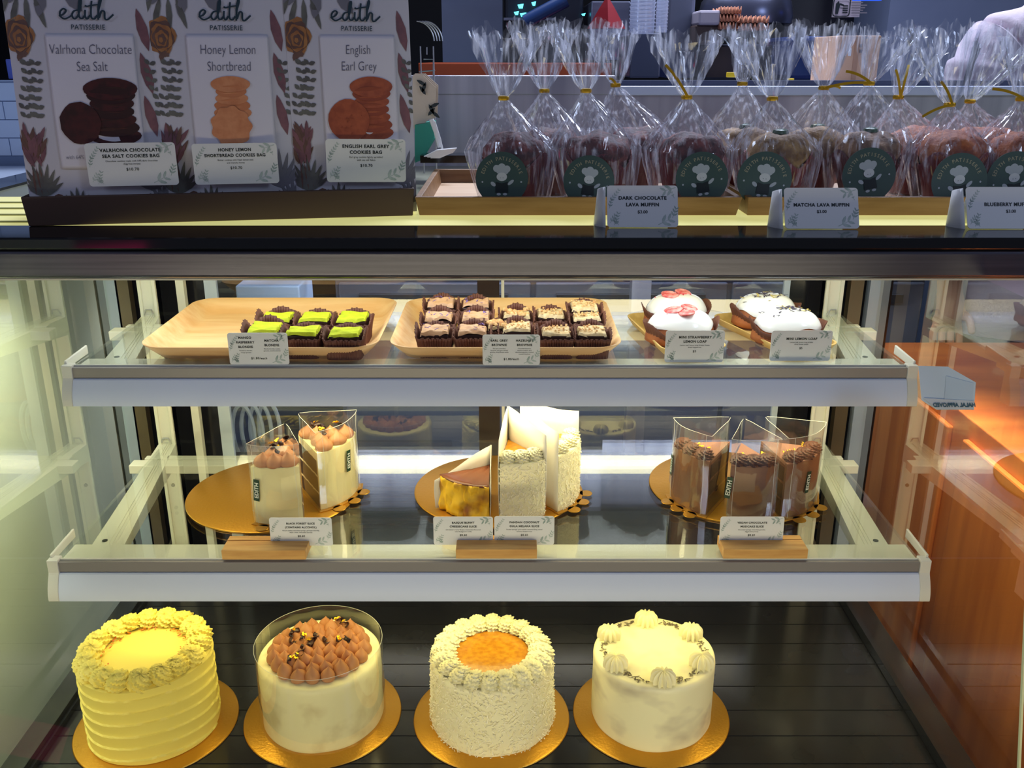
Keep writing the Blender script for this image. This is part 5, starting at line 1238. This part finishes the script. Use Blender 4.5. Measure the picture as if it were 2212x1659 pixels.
item('blue_screen_frame', 'blue lit strip above the dark shelving', 'light strip', (1846, -8, 1906, 1), mat('blue_strip', S(40, 80, 220), .4, emit=S(40, 90, 255), estr=1.2), 2.8, .02, .001)
item('blue_machine', 'blue-tinted machine front between the matcha bags', 'machine', (1706, 78, 1796, 172), mat('blue_machine', S(44, 70, 130), .2, c2=S(20, 36, 84), scale=5), 2.5, .25, .01)
# ---- paper notice stuck on the side glass
t = thing('paper_notice', 'white paper notice with mirrored printing stuck on the glass right of the upper shelf', 'notice', (.50, 1.0, 1.05))
def onglass(px, py, off=.002):
    r = ray(px, py); k = (1.075 + .625 * .241 + off) / (r.y - .625 * r.z); return Vector((0, 0, CZ)) + r * k
def slab(pts, off, th=.0006):
    P = [onglass(*p, off) for p in pts]; m = M(); m.grid([list(P), [p + Vector((0, th, -th * .625)) for p in P]], True, True, True); return m
slab(((1984, 790), (2048, 792), (2108, 826), (2104, 885), (2024, 885), (1991, 864)), .003).build('notice_sheet', mat('notice_paper', S(226, 238, 248), .5), t, world=True, smooth=False)
slab(((2044, 812), (2104, 828), (2100, 866), (2040, 864)), .0022).build('folded_flap', mat('notice_flap', S(216, 230, 242), .5), t, world=True, smooth=False)
slab(((1996, 860), (2104, 866), (2103, 884), (2025, 884)), .0014).build('printed_band', cardm, t, world=True, smooth=False)
c = onglass(2062, 879, .0004); sl = math.atan(.625); m = M()
m.text('HALAL APPROVED', .0068, Matrix.Translation(tuple(c)) @ Matrix.Rotation(-sl, 4, 'X') @ XZ @ Matrix.Scale(-1, 4, (1, 0, 0)), bold=.0002, xs=.86)
m.build('lettering', mat('teal_ink', S(60, 100, 116), .6), t, world=True, smooth=False)
# ================================================================== PERSON
t = thing('person', 'person in a loose pale pinkish-grey shirt standing behind the blueberry muffins', 'person', (1.27, 2.16, 0))
t.scale = (1.03, 1.03, 1.03)
def skin(name, V, E, mt, parent, sub=2):
    me = bpy.data.meshes.new(name); me.from_pydata([v[0] for v in V], E, []); o = bpy.data.objects.new(name, me); COL.objects.link(o); o.parent = parent; WM[o] = WM[parent]
    s = o.modifiers.new('skin', 'SKIN'); me.skin_vertices.new() if not me.skin_vertices else None
    for i, v in enumerate(V):
        d = me.skin_vertices[0].data[i]; d.radius = (v[1], v[2] if len(v) > 2 else v[1]); d.use_root = (i == 0)
    o.modifiers.new('sub', 'SUBSURF').levels = sub; o.modifiers['sub'].render_levels = sub; me.materials.append(mt); return o
skinm = mat('skin', S(196, 150, 124), .5, sss=.1)
V = [((0, 0, .95), .15, .11), ((0, 0, 1.15), .13, .10), ((0, 0, 1.36), .15, .105), ((0, 0, 1.47), .06, .055), ((0, -.01, 1.55), .055), ((0, -.015, 1.64), .085, .095), ((0, -.01, 1.73), .07, .08),
     ((-.17, 0, 1.44), .055), ((-.25, -.01, 1.18), .043), ((-.25, -.06, .94), .030), ((-.25, -.075, .87), .034, .02), ((.17, 0, 1.44), .055), ((.25, -.01, 1.18), .043), ((.25, -.06, .94), .030), ((.25, -.075, .87), .034, .02),
     ((-.09, 0, .86), .085), ((-.10, 0, .48), .058), ((-.10, .02, .09), .038), ((-.10, -.12, .04), .032), ((.09, 0, .86), .085), ((.10, 0, .48), .058), ((.10, .02, .09), .038), ((.10, -.12, .04), .032)]
E = [(0, 1), (1, 2), (2, 3), (3, 4), (4, 5), (5, 6), (2, 7), (7, 8), (8, 9), (9, 10), (2, 11), (11, 12), (12, 13), (13, 14), (0, 15), (15, 16), (16, 17), (17, 18), (0, 19), (19, 20), (20, 21), (21, 22)]
for s_, ix in ((-1, 10), (1, 14)):
    hx, hy, hz = V[ix][0]
    for k in range(4):
        b0 = len(V); x = hx + (k - 1.5) * .020; V += [((x, hy - .004, hz - .045), .009), ((x, hy - .014, hz - .075), .008), ((x, hy - .002, hz - .098 + abs(k - 1.3) * .006), .007)]; E += [(ix, b0), (b0, b0 + 1), (b0 + 1, b0 + 2)]
    b0 = len(V); V += [((hx - s_ * .040, hy - .020, hz - .01), .010), ((hx - s_ * .045, hy - .035, hz - .045), .008)]; E += [(ix, b0), (b0, b0 + 1)]
skin('body', V, E, skinm, t)
shirtm = mat('pale_shirt', S(190, 178, 192), .85, bump=.4, bscale=14, dist=.02)
def sh(r, z, a_, u):
    q = 1 + .05 * math.sin(a_ * 7 + z * 20) * (1 - u) + .03 * math.sin(a_ * 11 - z * 30); return r * q, z
m = M(); rows = []
for (z, rx, ry) in ((.82, .235, .175), (.95, .230, .17), (1.10, .220, .16), (1.25, .225, .16), (1.36, .235, .155), (1.43, .225, .135), (1.475, .175, .105), (1.51, .105, .08), (1.535, .075, .07), (1.55, .07, .068)):
    rows.append([(rx * math.cos(a_) * (1 + .03 * math.sin(a_ * 9 + z * 22)), ry * math.sin(a_) * (1 + .04 * math.sin(a_ * 8 - z * 25)), z) for a_ in [2 * PI * j / 96 for j in range(96)]])
m.grid(rows, True); m.build('shirt', shirtm, t, ang=80, solid=.004)
for s_ in (-1, 1):
    pth = [(s_ * .07, 0, 1.44), (s_ * .16, 0, 1.435), (s_ * .205, -.005, 1.40), (s_ * .235, -.01, 1.30), (s_ * .258, -.02, 1.19), (s_ * .255, -.04, 1.08), (s_ * .252, -.055, .98)]; rr_ = [.07, .080, .086, .080, .074, .066, .056]
    pts = []; rad = []
    for i in range(len(pth) - 1):
        for k in range(10):
            u = k / 10; pts.append(Vector(pth[i]).lerp(Vector(pth[i + 1]), u)); rad.append(rr_[i] * (1 - u) + rr_[i + 1] * u + .006 * math.sin((i * 10 + k) * 1.15) + .003 * math.sin((i * 10 + k) * 2.3 + 1))
    m = M(); m.tube(pts, rad, 40); m.build('sleeve', shirtm, t, ang=80)
m = M(); m.lathe([(.080, 0), (.098, .04), (.098, .08), (.085, .12), (.05, .145), (.002, .152)], 32, c=(0, 0.005, 1.63)); hair = m.build('hair', mat('dark_hair', S(30, 24, 24), .5), t)
for x in (-.032, .032): m = M(); m.lathe([(.009, -.004), (.011, 0), (.009, .004)], 14, c=(x, -.098, 1.655)); m.build('eye', mat('eye_dark', S(30, 26, 26), .3), t)
m = M(); m.lathe([(.014, 0), (.012, .012), (.006, .04)], 12, c=(0, -.108, 1.615)); m.build('nose', skinm, t)
m = M(); m.box(-.022, .022, -.106, -.096, 1.590, 1.598); m.build('mouth', mat('lips', S(170, 96, 90), .5), t, bevel=.003)
for x in (-.092, .092): m = M(); m.lathe([(.006, -.03), (.014, -.01), (.014, .015), (.006, .03)], 12, c=(x, 0, 1.64)); m.build('ear', skinm, t)
m = M()
for s_ in (-1, 1): m.tube([(s_ * .09, 0, .90), (s_ * .10, 0, .70), (s_ * .10, 0, .48), (s_ * .10, .01, .10)], [.115, .10, .08, .07], 24)
m.build('trousers', mat('dark_trousers', S(34, 34, 42), .8), t)
